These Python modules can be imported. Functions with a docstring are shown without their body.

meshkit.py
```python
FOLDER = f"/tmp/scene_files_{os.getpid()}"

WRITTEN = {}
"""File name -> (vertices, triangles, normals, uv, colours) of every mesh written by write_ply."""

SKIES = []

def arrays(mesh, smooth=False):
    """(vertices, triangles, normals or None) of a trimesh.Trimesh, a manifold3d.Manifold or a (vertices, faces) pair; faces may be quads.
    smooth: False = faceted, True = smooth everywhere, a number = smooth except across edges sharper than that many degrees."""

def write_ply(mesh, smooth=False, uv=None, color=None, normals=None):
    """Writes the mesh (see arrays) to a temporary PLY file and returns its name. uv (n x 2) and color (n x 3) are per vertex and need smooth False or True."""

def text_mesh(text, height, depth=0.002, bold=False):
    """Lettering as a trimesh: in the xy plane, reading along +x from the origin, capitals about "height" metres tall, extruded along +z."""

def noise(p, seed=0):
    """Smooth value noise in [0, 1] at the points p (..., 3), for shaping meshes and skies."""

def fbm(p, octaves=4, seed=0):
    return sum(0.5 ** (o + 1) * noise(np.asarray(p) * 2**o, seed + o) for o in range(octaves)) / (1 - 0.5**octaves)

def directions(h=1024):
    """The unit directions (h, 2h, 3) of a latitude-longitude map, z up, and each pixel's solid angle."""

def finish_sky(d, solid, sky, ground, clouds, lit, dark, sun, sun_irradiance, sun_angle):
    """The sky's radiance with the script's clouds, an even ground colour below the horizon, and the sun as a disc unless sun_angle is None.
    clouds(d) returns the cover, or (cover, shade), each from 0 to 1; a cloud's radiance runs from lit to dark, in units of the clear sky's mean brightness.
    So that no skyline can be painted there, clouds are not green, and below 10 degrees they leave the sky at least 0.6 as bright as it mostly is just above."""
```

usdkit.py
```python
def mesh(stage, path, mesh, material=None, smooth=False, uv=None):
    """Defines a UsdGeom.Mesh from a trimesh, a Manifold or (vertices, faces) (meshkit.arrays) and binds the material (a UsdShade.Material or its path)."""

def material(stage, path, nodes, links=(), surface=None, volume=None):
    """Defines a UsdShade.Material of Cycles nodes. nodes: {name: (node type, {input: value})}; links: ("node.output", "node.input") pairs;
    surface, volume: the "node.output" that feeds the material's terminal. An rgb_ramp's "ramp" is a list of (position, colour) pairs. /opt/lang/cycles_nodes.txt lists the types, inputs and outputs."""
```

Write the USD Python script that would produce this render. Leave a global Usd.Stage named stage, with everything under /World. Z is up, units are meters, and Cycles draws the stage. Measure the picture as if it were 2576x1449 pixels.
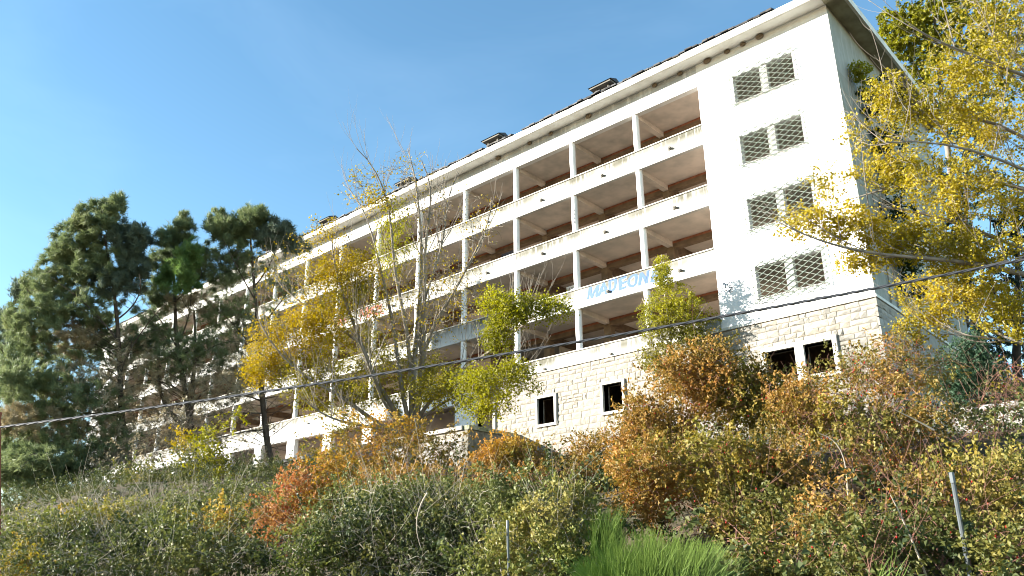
import math, numpy as np, trimesh, usdkit
from pxr import Usd, UsdGeom, UsdLux, UsdShade, Gf, Sdf, Vt
from scipy.spatial import cKDTree
from shapely.geometry import Polygon, box as sbox
import meshkit

stage = Usd.Stage.CreateInMemory()
UsdGeom.SetStageUpAxis(stage, UsdGeom.Tokens.z)
UsdGeom.SetStageMetersPerUnit(stage, 1.0)
WORLD = UsdGeom.Xform.Define(stage, '/World')
stage.SetDefaultPrim(WORLD.GetPrim())
UsdGeom.Scope.Define(stage, '/World/Looks')

# ------------------------------------------------------------------ camera
EYE = np.array([9.19, -30.108, -20.048])
YAW, PITCH, ROLL = 0.737, 0.354, -0.007
FPX = 2056.1                                   # focal length in units of 1/2576 of the picture's width
EXPOSURE = 2.12
SUN_AZ, SUN_EL = math.radians(42.8), math.radians(18.1)
SUN_I, SKY_I = 1.25, 0.07
cy, sy, cp, sp = math.cos(YAW), math.sin(YAW), math.cos(PITCH), math.sin(PITCH)
FWD = np.array([-sy * cp, cy * cp, sp])
R0 = np.array([cy, sy, 0.0]); U0 = np.cross(R0, FWD)
RGT = R0 * math.cos(ROLL) + U0 * math.sin(ROLL)
UPV = -R0 * math.sin(ROLL) + U0 * math.cos(ROLL)
cam = UsdGeom.Camera.Define(stage, '/World/camera')
m = np.eye(4); m[0, :3], m[1, :3], m[2, :3], m[3, :3] = RGT, UPV, -FWD, EYE
cam.AddTransformOp().Set(Gf.Matrix4d(*m.ravel().tolist()))
cam.CreateHorizontalApertureAttr(36.0); cam.CreateVerticalApertureAttr(20.25)
cam.CreateFocalLengthAttr(36.0 * FPX / 2576.0)
cam.CreateClippingRangeAttr(Gf.Vec2f(0.1, 5000))
cam.CreateExposureAttr(EXPOSURE)

# ------------------------------------------------------------------ sky and sun
TO_SUN = np.array([-math.sin(SUN_AZ) * math.cos(SUN_EL), -math.cos(SUN_AZ) * math.cos(SUN_EL), math.sin(SUN_EL)])
sky_mat = usdkit.material(stage, '/World/Looks/sky', {
    'sky': ('sky_texture', {'sky_type': 'single_scattering', 'sun_disc': False, 'sun_elevation': SUN_EL,
                            'sun_rotation': math.atan2(TO_SUN[0], TO_SUN[1]), 'altitude': 1400.0, 'air_density': 1.25, 'aerosol_density': 0.15, 'ozone_density': 1.0}),
    'tc': ('texture_coordinate', {}),
    'mp': ('mapping', {'scale': (1.0, 1.6, 4.0), 'rotation': (0.0, 0.25, 0.5)}),
    'nz': ('noise_texture', {'scale': 2.2, 'detail': 6.0, 'roughness': 0.55, 'distortion': 0.4}),
    'rp': ('rgb_ramp', {'ramp': [(0.0, (0, 0, 0)), (0.48, (0, 0, 0)), (0.8, (0.03, 0.03, 0.03)), (1.0, (0.05, 0.05, 0.05))]}),
    'mx': ('mix', {'color2': (7.5, 8.6, 10.0)}),
    'hs': ('hsv', {'saturation': 1.2, 'value': 1.06, 'hue': 0.492}), 'bg': ('background_shader', {'strength': SKY_I})},
    [('tc.generated', 'mp.vector'), ('mp.vector', 'nz.vector'), ('nz.fac', 'rp.fac'), ('rp.color', 'mx.fac'), ('sky.color', 'mx.color1'), ('mx.color', 'hs.color'), ('hs.color', 'bg.color')],
    surface='bg.background')
dome = UsdLux.DomeLight.Define(stage, '/World/sky')
UsdShade.MaterialBindingAPI.Apply(dome.GetPrim()).Bind(sky_mat)
dome.GetPrim().SetCustomDataByKey('kind', 'structure')
sun = UsdLux.DistantLight.Define(stage, '/World/sun')
sun.CreateIntensityAttr(SUN_I); sun.CreateAngleAttr(0.53); sun.CreateNormalizeAttr(True)
sun.CreateColorAttr(Gf.Vec3f(1.0, 0.94, 0.84))
zx = TO_SUN; xx = np.cross([0, 0, 1.0], zx); xx /= np.linalg.norm(xx); yx = np.cross(zx, xx)
m = np.eye(4); m[0, :3], m[1, :3], m[2, :3] = xx, yx, zx
sun.AddTransformOp().Set(Gf.Matrix4d(*m.ravel().tolist()))

# ------------------------------------------------------------------ helpers
USED = {}
def numbered(parent, name):
    k = (parent, name); n = USED.get(k, 0); USED[k] = n + 1
    return f'{parent}/{name}' if n == 0 else f'{parent}/{name}_{n:03d}'
def tag(prim, label=None, cat=None, group=None, kind=None):
    for k, v in (('label', label), ('category', cat), ('group', group), ('kind', kind)):
        if v: prim.SetCustomDataByKey(k, v)
def thing(name, label=None, cat=None, group=None, loc=None, kind=None, parent='/World'):
    p = numbered(parent, name); x = UsdGeom.Xform.Define(stage, p)
    if loc is not None: x.AddTranslateOp().Set(Gf.Vec3d(*map(float, loc)))
    tag(x.GetPrim(), label, cat, group, kind)
    return p
def obj(name, mesh, mat, parent='/World', label=None, cat=None, group=None, kind=None, smooth=False):
    p = numbered(parent, name)
    g = usdkit.mesh(stage, p, mesh, M[mat], smooth=smooth)
    tag(g.GetPrim(), label, cat, group, kind)
    return p
def bx(x0, x1, y0, y1, z0, z1):
    b = trimesh.creation.box((x1 - x0, y1 - y0, z1 - z0)); b.apply_translation(((x0 + x1) / 2, (y0 + y1) / 2, (z0 + z1) / 2))
    return b
def cat_(ms):
    ms = [q for q in ms if q is not None]
    return ms[0] if len(ms) == 1 else trimesh.util.concatenate(ms)
def joinvf(parts):
    vs, fs, n = [], [], 0
    for v, f in parts:
        if len(v): vs.append(v); fs.append(f + n); n += len(v)
    return np.vstack(vs), np.vstack(fs)
def xz_wall(poly, y0, y1):
    """a polygon in the x-z plane, given thickness from y0 to y1"""
    e = trimesh.creation.extrude_polygon(poly, y1 - y0, engine='earcut')
    v = e.vertices; e.vertices = np.c_[v[:, 0], y1 - v[:, 2], v[:, 1]]
    e.fix_normals(); return e
def tube(pts, rad, n=6):
    """smooth tube along a polyline with a radius per point"""
    pts = np.asarray(pts, float); rad = np.broadcast_to(np.asarray(rad, float), len(pts))
    t = np.gradient(pts, axis=0); t /= np.linalg.norm(t, axis=1, keepdims=True) + 1e-9
    ref = np.array([0.31, 0.84, 0.45]); a = np.cross(t, ref); a /= np.linalg.norm(a, axis=1, keepdims=True) + 1e-9
    b = np.cross(t, a); th = np.linspace(0, 2 * np.pi, n, endpoint=False)
    v = (pts[:, None] + rad[:, None, None] * (a[:, None] * np.cos(th)[None, :, None] + b[:, None] * np.sin(th)[None, :, None])).reshape(-1, 3)
    k = len(pts); i, j = np.meshgrid(np.arange(k - 1), np.arange(n), indexing='ij'); j2 = (j + 1) % n
    f = np.concatenate([np.stack([i * n + j, i * n + j2, (i + 1) * n + j2], -1).reshape(-1, 3), np.stack([i * n + j, (i + 1) * n + j2, (i + 1) * n + j], -1).reshape(-1, 3)])
    cap = np.array([[(k - 1) * n, (k - 1) * n + q, (k - 1) * n + q + 1] for q in range(1, n - 1)] + [[0, q + 1, q] for q in range(1, n - 1)])
    return v, np.vstack([f, cap])
def tubes(P, R, n=3):
    """many thin twigs at once: P (N,K,3), R (N,K)"""
    N, K = P.shape[:2]
    if N == 0: return np.zeros((0, 3)), np.zeros((0, 3), int)
    t = np.gradient(P, axis=1); t /= np.linalg.norm(t, axis=2, keepdims=True) + 1e-9
    ref = np.array([0.31, 0.84, 0.45]); a = np.cross(t, ref); a /= np.linalg.norm(a, axis=2, keepdims=True) + 1e-9
    b = np.cross(t, a); th = np.linspace(0, 2 * np.pi, n, endpoint=False)
    v = P[:, :, None] + R[:, :, None, None] * (a[:, :, None] * np.cos(th)[:, None] + b[:, :, None] * np.sin(th)[:, None])
    i, j = np.meshgrid(np.arange(K - 1), np.arange(n), indexing='ij'); j2 = (j + 1) % n
    f = np.concatenate([np.stack([i * n + j, i * n + j2, (i + 1) * n + j2], -1).reshape(-1, 3), np.stack([i * n + j, (i + 1) * n + j2, (i + 1) * n + j], -1).reshape(-1, 3)])
    f = (f[None] + (np.arange(N) * K * n)[:, None, None]).reshape(-1, 3)
    return v.reshape(-1, 3), f
def unit(v): return v / (np.linalg.norm(v, axis=-1, keepdims=True) + 1e-9)
def leaves(P, size, rng, aspect=0.8, up=0.35, out=None, fold=0.18):
    """one folded four-cornered leaf at every point"""
    n = len(P)
    if n == 0: return np.zeros((0, 3)), np.zeros((0, 3), int)
    nrm = rng.normal(size=(n, 3)); nrm[:, 2] += up * 2; nrm = unit(nrm)
    ax = rng.normal(size=(n, 3)) + (0 if out is None else out); ax[:, 2] -= 0.25
    ax = unit(ax - nrm * (ax * nrm).sum(1, keepdims=True)); sd = np.cross(nrm, ax)
    s = (size * rng.uniform(0.65, 1.25, n))[:, None]; w = s * aspect * rng.uniform(0.8, 1.1, n)[:, None]
    base, tip = P, P + ax * s
    l = P + ax * s * 0.42 + sd * w * 0.5 + nrm * s * fold; r = P + ax * s * 0.42 - sd * w * 0.5 + nrm * s * fold
    v = np.stack([base, r, tip, l], 1).reshape(-1, 3)
    k = np.arange(n)[:, None] * 4
    return v, np.vstack([k + [0, 1, 2], k + [0, 2, 3]])
def at(px, py, d):
    """the point of the place that lies d metres ahead in the direction of a point of the 2576 x 1449 photograph"""
    return EYE + d * (FWD + RGT * (px - 1288) / FPX - UPV * (py - 724.5) / FPX)
def blob(px, py, rx, ry, d, dz=None):
    c = at(px, py, d); a, b = rx / FPX * d, ry / FPX * d
    return c, np.array([a, dz if dz else 0.5 * (a + b), b])
def in_blob(bl, n, rng, power=0.5, keep=0.0, freq=1.0, seed=0):
    c, r = bl; v = unit(rng.normal(size=(n * 3 + 30, 3))) * (rng.random(n * 3 + 30) ** power)[:, None]
    p = c + v[:, :1] * r[0] * RGT + v[:, 1:2] * r[1] * FWD * np.array([1, 1, 0.3]) + v[:, 2:] * r[2] * np.array([0, 0, 1.0])
    if keep: p = p[meshkit.noise(p * freq, seed) > keep]
    return p[:n]
def spline(pts, n):
    from scipy.interpolate import CubicSpline
    pts = np.asarray(pts, float)
    if len(pts) < 3: return pts[0] + (pts[-1] - pts[0]) * np.linspace(0, 1, n)[:, None]
    d = np.r_[0, np.cumsum(np.linalg.norm(np.diff(pts, axis=0), axis=1))]
    return CubicSpline(d, pts)(np.linspace(0, d[-1], n))
def grow(skel, sdir, tips, rng, rounds=9, bend=0.25, K=4, sag=0.0, rise=0.0):
    """connects every tip to the nearest wood, nearest first, so that the twigs branch off one another"""
    tips = tips.copy(); done = []; pts, dirs = skel.copy(), sdir.copy()
    for rd in range(rounds):
        if not len(tips): break
        dist, idx = cKDTree(pts).query(tips)
        take = dist <= np.quantile(dist, 1.0 if rd == rounds - 1 else 1.0 / (rounds - rd) ** 0.8)
        a, b, d0 = pts[idx[take]], tips[take], dirs[idx[take]]; L = np.linalg.norm(b - a, axis=1, keepdims=True)
        mid = a + unit(unit(b - a) + d0 * 0.7 - [0, 0, rise] + rng.normal(scale=0.18, size=a.shape)) * L * 0.5
        mid = mid * (1 - bend) + (a + b) / 2 * bend; mid[:, 2] -= sag * L[:, 0]
        t = np.linspace(0, 1, K)[None, :, None]
        P = a[:, None] * (1 - t) ** 2 + 2 * mid[:, None] * t * (1 - t) + b[:, None] * t ** 2
        P[:, 1:-1] += rng.normal(scale=0.025, size=P[:, 1:-1].shape) * L[:, :, None]
        done.append(P); pts = np.vstack([pts, P[:, 1:].reshape(-1, 3)])
        dirs = np.vstack([dirs, np.repeat(unit(b - mid)[:, None], K - 1, 1).reshape(-1, 3)])
        tips = tips[~take]
    return np.concatenate(done) if done else np.zeros((0, K, 3))
def limb_mesh(limbs, n=9):
    """limbs: list of (points, r0, r1). returns the mesh, points and directions along the wood"""
    parts, sk, dr = [], [], []
    for pts, r0, r1 in limbs:
        k = max(8, int(3 * len(pts))); s = spline(pts, k)
        parts.append(tube(s, np.linspace(r0, r1, k) , n if r0 > 0.06 else 5))
        q = spline(pts, k * 4); sk.append(q[int(k * 0.8):]); dr.append(unit(np.gradient(q, axis=0))[int(k * 0.8):])
    return joinvf(parts), np.vstack(sk), np.vstack(dr)
def along(P, n, rng, lo=0.35, jit=0.03):
    """n points along the outer part of random twigs"""
    i = rng.integers(0, len(P), n); t = rng.uniform(lo, 1, n) * (P.shape[1] - 1); k = np.minimum(t.astype(int), P.shape[1] - 2); f = (t - k)[:, None]
    p = P[i, k] * (1 - f) + P[i, k + 1] * f
    return p + rng.normal(scale=jit, size=p.shape), unit(P[i, -1] - P[i, -2])

# ------------------------------------------------------------------ materials
M = {}
def plain(name, col, rough=0.85, var=0.25, scale=3.0, bump=0.0, col2=None, stretch=(1, 1, 1), spec=0.25):
    c = np.array(col, float); lo = np.array(col2, float) if col2 is not None else c * (1 - var)
    nodes = {'g': ('geometry', {}), 'mp': ('mapping', {'scale': stretch}), 'n': ('noise_texture', {'scale': scale, 'detail': 6.0, 'roughness': 0.6}),
             'r': ('rgb_ramp', {'ramp': [(0.3, lo), (0.62, c), (1.0, np.minimum(c * 1.08, 0.9))]}),
             'p': ('principled_bsdf', {'roughness': rough, 'specular_ior_level': spec})}
    links = [('g.position', 'mp.vector'), ('mp.vector', 'n.vector'), ('n.fac', 'r.fac'), ('r.color', 'p.base_color')]
    if bump:
        nodes['n2'] = ('noise_texture', {'scale': scale * 9, 'detail': 5.0}); nodes['b'] = ('bump', {'strength': 0.6, 'distance': bump})
        links += [('mp.vector', 'n2.vector'), ('n2.fac', 'b.height'), ('b.normal', 'p.normal')]
    M[name] = usdkit.material(stage, f'/World/Looks/{name}', nodes, links, surface='p.BSDF')
def leafmat(name, cols, trans=0.35, INST=0.22, clump=None, cscale=0.8, rough=0.55):
    """leaf colours vary leaf by leaf and from clump to clump"""
    n = len(cols); cols = [tuple(c) for c in cols]
    nodes = {'g': ('geometry', {}), 'n': ('noise_texture', {'scale': cscale, 'detail': 3.0}),
             'a': ('math', {'math_type': 'multiply_add', 'value2': 1.7, 'value3': -0.5}), 'b': ('math', {'math_type': 'multiply', 'value2': 0.5}),
             'c': ('math', {'math_type': 'multiply_add', 'value2': 0.5}), 'oi': ('object_info', {}), 'd': ('math', {'math_type': 'multiply_add', 'value2': INST}),
             'r': ('rgb_ramp', {'ramp': [(0.08 + 0.84 * i / max(1, n - 1), c) for i, c in enumerate(cols)]}),
             'p': ('principled_bsdf', {'roughness': rough, 'specular_ior_level': 0.3}), 't': ('translucent_bsdf', {}),
             'hs': ('hsv', {'saturation': 1.1, 'value': 1.25}), 'm': ('mix_closure', {'fac': trans})}
    links = [('g.position', 'n.vector'), ('n.fac', 'a.value1'), ('g.random_per_island', 'b.value1'), ('a.value', 'c.value1'), ('b.value', 'c.value3'), ('oi.random', 'd.value1'), ('c.value', 'd.value3'), ('d.value', 'r.fac'),
             ('r.color', 'p.base_color'), ('r.color', 'hs.color'), ('hs.color', 't.color'), ('p.BSDF', 'm.closure1'), ('t.BSDF', 'm.closure2')]
    M[name] = usdkit.material(stage, f'/World/Looks/{name}', nodes, links, surface='m.closure')
def stained(name, col, stain_shade, amount, top0=2.45, top1=3.087, period=3.087):
    """white paint whose upper edges, one per storey, carry run-down dirt, and on the top band painted eave shade"""
    M[name] = usdkit.material(stage, f'/World/Looks/{name}', {
        'g': ('geometry', {}), 's': ('separate_xyz', {}), 'dv': ('math', {'math_type': 'divide', 'value2': period}), 'md': ('math', {'math_type': 'fraction'}),
        'mr': ('math', {'math_type': 'multiply_add', 'value2': period / (top1 - top0), 'value3': -top0 / (top1 - top0), 'use_clamp': True}),
        'mp': ('mapping', {'scale': (1.9, 1.9, 0.26)}), 'n': ('noise_texture', {'scale': 2.2, 'detail': 7.0, 'roughness': 0.68}),
        'r': ('rgb_ramp', {'ramp': [(0.3, (0, 0, 0)), (0.5, (1, 1, 1))]}),
        'n2': ('noise_texture', {'scale': 0.35, 'detail': 4.0}), 'r2': ('rgb_ramp', {'ramp': [(0.34, (0.45, 0.45, 0.45)), (0.54, (1, 1, 1))]}),
        'n3': ('noise_texture', {'scale': 1.1, 'detail': 8.0, 'roughness': 0.7}), 'r3': ('rgb_ramp', {'ramp': [(0.3, np.array(col) * 0.78), (0.6, np.array(col))]}),
        'm1': ('math', {'math_type': 'multiply'}), 'm2': ('math', {'math_type': 'multiply'}), 'm3': ('math', {'math_type': 'multiply', 'value2': amount}),
        'mx': ('mix', {'color2': stain_shade}), 'n4': ('noise_texture', {'scale': 14.0, 'detail': 5.0}), 'b': ('bump', {'strength': 0.35, 'distance': 0.02}),
        'p': ('principled_bsdf', {'roughness': 0.9, 'specular_ior_level': 0.15})},
        [('g.position', 's.vector'), ('s.z', 'dv.value1'), ('dv.value', 'md.value1'), ('md.value', 'mr.value1'), ('g.position', 'mp.vector'), ('mp.vector', 'n.vector'), ('n.fac', 'r.fac'),
         ('g.position', 'n2.vector'), ('n2.fac', 'r2.fac'), ('g.position', 'n3.vector'), ('n3.fac', 'r3.fac'),
         ('r.color', 'm1.value1'), ('mr.value', 'm1.value2'), ('m1.value', 'm2.value1'), ('r2.color', 'm2.value2'), ('m2.value', 'm3.value1'),
         ('m3.value', 'mx.fac'), ('r3.color', 'mx.color1'), ('mx.color', 'p.base_color'), ('g.position', 'n4.vector'), ('n4.fac', 'b.height'), ('b.normal', 'p.normal')], surface='p.BSDF')
stained('white_render', (0.74, 0.735, 0.72), (0.42, 0.40, 0.35), 0.12)
stained('parapet_render', (0.50, 0.495, 0.475), (0.085, 0.08, 0.055), 0.95, 2.15, 2.85)
stained('band_render_shade', (0.72, 0.715, 0.70), (0.26, 0.265, 0.265), 0.85, 2.45, 2.95, 12.0)  # grey weathering, with the eave shadow also painted into this band
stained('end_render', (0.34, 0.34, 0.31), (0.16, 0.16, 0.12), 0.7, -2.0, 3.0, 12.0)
plain('column_paint', (0.74, 0.73, 0.71), var=0.18, scale=2.5, stretch=(1, 1, 0.4), bump=0.01)
plain('eave_concrete', (0.62, 0.61, 0.56), col2=(0.40, 0.38, 0.32), scale=1.3, bump=0.01)
plain('soffit_paint', (0.66, 0.65, 0.60), col2=(0.52, 0.50, 0.44), scale=0.9)
plain('grey_and_bar_shade', (0.40, 0.40, 0.37), var=0.3, scale=4.0)  # plain grey on the sills; on the mullions it paints the grille shadows
plain('soffit_shaded', (0.34, 0.32, 0.22), col2=(0.20, 0.18, 0.12), scale=1.5)  # darker soffit copy: lack of bounced sun painted in, along with brown stains
plain('lightened_ceiling', (0.72, 0.66, 0.58), var=0.15, scale=1.0)  # window room ceilings, colour lightened in place of sun bounced off the floor
plain('ceiling_plaster', (0.61, 0.535, 0.465), col2=(0.40, 0.37, 0.325), scale=0.9)
plain('room_plaster', (0.55, 0.48, 0.44), col2=(0.42, 0.36, 0.31), scale=0.7)
plain('floor_screed', (0.42, 0.36, 0.30), var=0.35, scale=1.1)
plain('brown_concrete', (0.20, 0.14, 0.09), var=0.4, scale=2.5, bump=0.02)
plain('bare_brick', (0.34, 0.13, 0.07), var=0.4, scale=5.0, bump=0.02)
plain('slate', (0.05, 0.05, 0.055), var=0.5, scale=4.0, rough=0.6)
plain('chimney_concrete', (0.16, 0.15, 0.13), var=0.4, scale=3.0)
plain('mortar', (0.245, 0.22, 0.18), var=0.25, scale=5.0, bump=0.01)
STONES = []
for i, c in enumerate([(0.30, 0.275, 0.232), (0.275, 0.255, 0.218), (0.325, 0.30, 0.258), (0.25, 0.236, 0.208), (0.29, 0.26, 0.212)]):
    plain(f'granite_{i}', c, var=0.3, scale=4.0, bump=0.03); STONES.append(f'granite_{i}')
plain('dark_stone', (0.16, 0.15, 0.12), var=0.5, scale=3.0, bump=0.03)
plain('mossy_coping', (0.28, 0.27, 0.20), col2=(0.07, 0.09, 0.03), scale=4.0, bump=0.03)
plain('pale_rock', (0.33, 0.315, 0.28), var=0.35, scale=3.0, bump=0.03)
plain('wall_plaster', (0.30, 0.285, 0.255), var=0.3, scale=1.5, bump=0.02)
plain('frame_stone', (0.42, 0.405, 0.37), var=0.15, scale=3.0)
plain('grille_green', (0.17, 0.20, 0.165), var=0.3, scale=8.0, rough=0.5)
plain('blue_spray', (0.03, 0.09, 0.25), var=0.15, scale=8.0, rough=0.6)
plain('pale_spray', (0.24, 0.34, 0.48), var=0.1, scale=8.0, rough=0.6)
plain('red_spray', (0.42, 0.07, 0.04), var=0.2, scale=8.0, rough=0.6)
plain('black_spray', (0.06, 0.06, 0.08), var=0.2, scale=8.0, rough=0.6)
plain('mud', (0.16, 0.12, 0.08), var=0.4, scale=20.0)
plain('galvanised', (0.10, 0.115, 0.125), var=0.2, scale=8.0, rough=0.45, spec=0.5)
plain('cable_rubber', (0.06, 0.06, 0.065), var=0.2, scale=8.0, rough=0.42, spec=0.6)
plain('rusty_iron', (0.22, 0.07, 0.04), var=0.4, scale=8.0)
plain('white_plastic', (0.75, 0.77, 0.80), var=0.05, scale=4.0)
plain('dry_soil', (0.085, 0.065, 0.04), col2=(0.035, 0.035, 0.018), scale=0.9, bump=0.06)
plain('asphalt', (0.055, 0.055, 0.055), var=0.2, scale=6.0)
plain('bark_grey', (0.22, 0.19, 0.155), var=0.45, scale=5.0, stretch=(1, 1, 0.3), bump=0.02)
plain('bark_pine', (0.085, 0.066, 0.052), var=0.45, scale=5.0, stretch=(1, 1, 0.3), bump=0.03)
plain('bark_pale', (0.42, 0.38, 0.32), var=0.35, scale=5.0, stretch=(1, 1, 0.3), bump=0.01)
plain('twig_grey', (0.27, 0.23, 0.18), var=0.4, scale=5.0)
plain('twig_pine', (0.15, 0.12, 0.095), var=0.4, scale=5.0)
plain('twig_red', (0.23, 0.12, 0.085), var=0.4, scale=3.0)
plain('twig_pale', (0.40, 0.35, 0.28), var=0.35, scale=3.0)
leafmat('leaf_gold', [(0.103, 0.103, 0.013), (0.258, 0.215, 0.017), (0.413, 0.318, 0.026), (0.533, 0.421, 0.086), (0.464, 0.344, 0.043), (0.327, 0.181, 0.022)], trans=0.4)
leafmat('leaf_yellow', [(0.144, 0.130, 0.014), (0.302, 0.230, 0.014), (0.396, 0.274, 0.014), (0.418, 0.302, 0.029), (0.331, 0.173, 0.014)], trans=0.4)
leafmat('leaf_lime', [(0.15, 0.155, 0.016), (0.3, 0.285, 0.022), (0.43, 0.375, 0.03), (0.5, 0.4, 0.05)], trans=0.4)
leafmat('leaf_olive', [(0.11, 0.11, 0.014), (0.22, 0.195, 0.018), (0.33, 0.27, 0.022), (0.42, 0.31, 0.035)], trans=0.35)
leafmat('leaf_bramble', [(0.05, 0.066, 0.02), (0.125, 0.14, 0.04), (0.225, 0.22, 0.065), (0.33, 0.28, 0.085), (0.38, 0.25, 0.09)], trans=0.25, rough=0.5)
leafmat('leaf_bramble_dark', [(0.026, 0.042, 0.013), (0.062, 0.078, 0.022), (0.135, 0.125, 0.035), (0.25, 0.175, 0.05), (0.3, 0.11, 0.045)], trans=0.25)
leafmat('leaf_bramble_mixed', [(0.06, 0.09, 0.02), (0.16, 0.17, 0.04), (0.32, 0.26, 0.08), (0.38, 0.24, 0.08), (0.3, 0.09, 0.05)], trans=0.3)
leafmat('leaf_rose', [(0.09, 0.1, 0.02), (0.22, 0.18, 0.03), (0.38, 0.25, 0.05), (0.38, 0.17, 0.045), (0.27, 0.08, 0.04)], trans=0.32)
leafmat('leaf_rose_orange', [(0.1, 0.095, 0.02), (0.24, 0.155, 0.035), (0.38, 0.19, 0.05), (0.37, 0.12, 0.05), (0.26, 0.06, 0.04)], trans=0.32)
leafmat('leaf_rose_green', [(0.065, 0.08, 0.02), (0.15, 0.14, 0.03), (0.28, 0.21, 0.05), (0.36, 0.21, 0.065), (0.26, 0.085, 0.05)], trans=0.3)
leafmat('leaf_red', [(0.2, 0.14, 0.04), (0.34, 0.17, 0.06), (0.42, 0.15, 0.07), (0.42, 0.085, 0.055), (0.28, 0.05, 0.04)], trans=0.35)
leafmat('leaf_orange', [(0.14, 0.14, 0.03), (0.34, 0.22, 0.04), (0.44, 0.22, 0.04), (0.42, 0.13, 0.03), (0.22, 0.07, 0.03)], trans=0.35)
leafmat('leaf_broom', [(0.08, 0.14, 0.025), (0.15, 0.225, 0.04), (0.22, 0.28, 0.06), (0.32, 0.33, 0.1)], trans=0.3)
leafmat('leaf_ivy', [(0.012, 0.031, 0.007), (0.037, 0.062, 0.012), (0.087, 0.099, 0.019)], trans=0.25)
leafmat('leaf_shrub', [(0.029, 0.064, 0.032), (0.049, 0.093, 0.043), (0.078, 0.114, 0.049)], trans=0.25)
leafmat('needle_pine', [(0.101, 0.142, 0.068), (0.196, 0.236, 0.108), (0.317, 0.344, 0.169), (0.459, 0.446, 0.243)], trans=0.28)
leafmat('needle_bright', [(0.112, 0.188, 0.056), (0.188, 0.281, 0.081), (0.288, 0.375, 0.119)], trans=0.28)
leafmat('needle_blue', [(0.115, 0.155, 0.108), (0.196, 0.236, 0.162), (0.290, 0.331, 0.216)], trans=0.28)
leafmat('needle_dry', [(0.254, 0.228, 0.151), (0.431, 0.355, 0.216), (0.558, 0.431, 0.254)], trans=0.15)
leafmat('conifer_shaded', [(0.012, 0.030, 0.012), (0.022, 0.045, 0.018), (0.040, 0.065, 0.022)], trans=0.1)  # dark green with the shade of house and trees put into the colour
leafmat('grass_dry', [(0.062, 0.068, 0.019), (0.124, 0.105, 0.037), (0.186, 0.149, 0.062)], trans=0.25)
leafmat('hip_red', [(0.350, 0.020, 0.015), (0.500, 0.040, 0.020)], trans=0.1, rough=0.3)

# ------------------------------------------------------------------ terrain
def smooth(a, b, x): t = np.clip((x - a) / (b - a), 0, 1); return t * t * (3 - 2 * t)
def ground(x, y):
    x, y = np.asarray(x, float), np.asarray(y, float)
    z = np.interp(y, [-400, -28, -25.5, -23, -20, -17, -13, -3.35, -3.25, 0, 13.2, 13.3, 60, 400], [-24, -21.75, -21.4, -20.4, -19.2, -18.1, -17.3, -16.9, -15.3, -15.3, -15.3, -11, -4, 20])
    left = smooth(-6, -24, -x * -1.0) * smooth(-27, -20, y) * (y < -3.3)
    z = z + 1.9 * left - 1.5 * smooth(-7, -1, x) * smooth(-13, -5, y) * (y < -3.3)
    right = smooth(0.4, 3.0, x) * smooth(-3.0, 14, y); z = z + np.where(y > -3.2, right * np.clip(-11 - z, 0, 9) * 0.9, 0)
    out = smooth(40, 160, np.abs(x + 30)); far = smooth(40, 200, np.abs(y))
    n = meshkit.fbm(np.stack([x * 0.25, y * 0.25, x * 0], -1), 4, 3) - 0.5
    return z + n * (0.5 + 6 * np.maximum(out, far)) * smooth(-27.5, -24, y) * ((y < -3.4) | (y > 13.3) | (x > 1)) - 6 * out * smooth(-2, -6, x) * (y < 20)
gx = np.unique(np.r_[np.linspace(-500, -90, 22), np.linspace(-90, 30, 121), np.linspace(30, 500, 25)])
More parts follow.
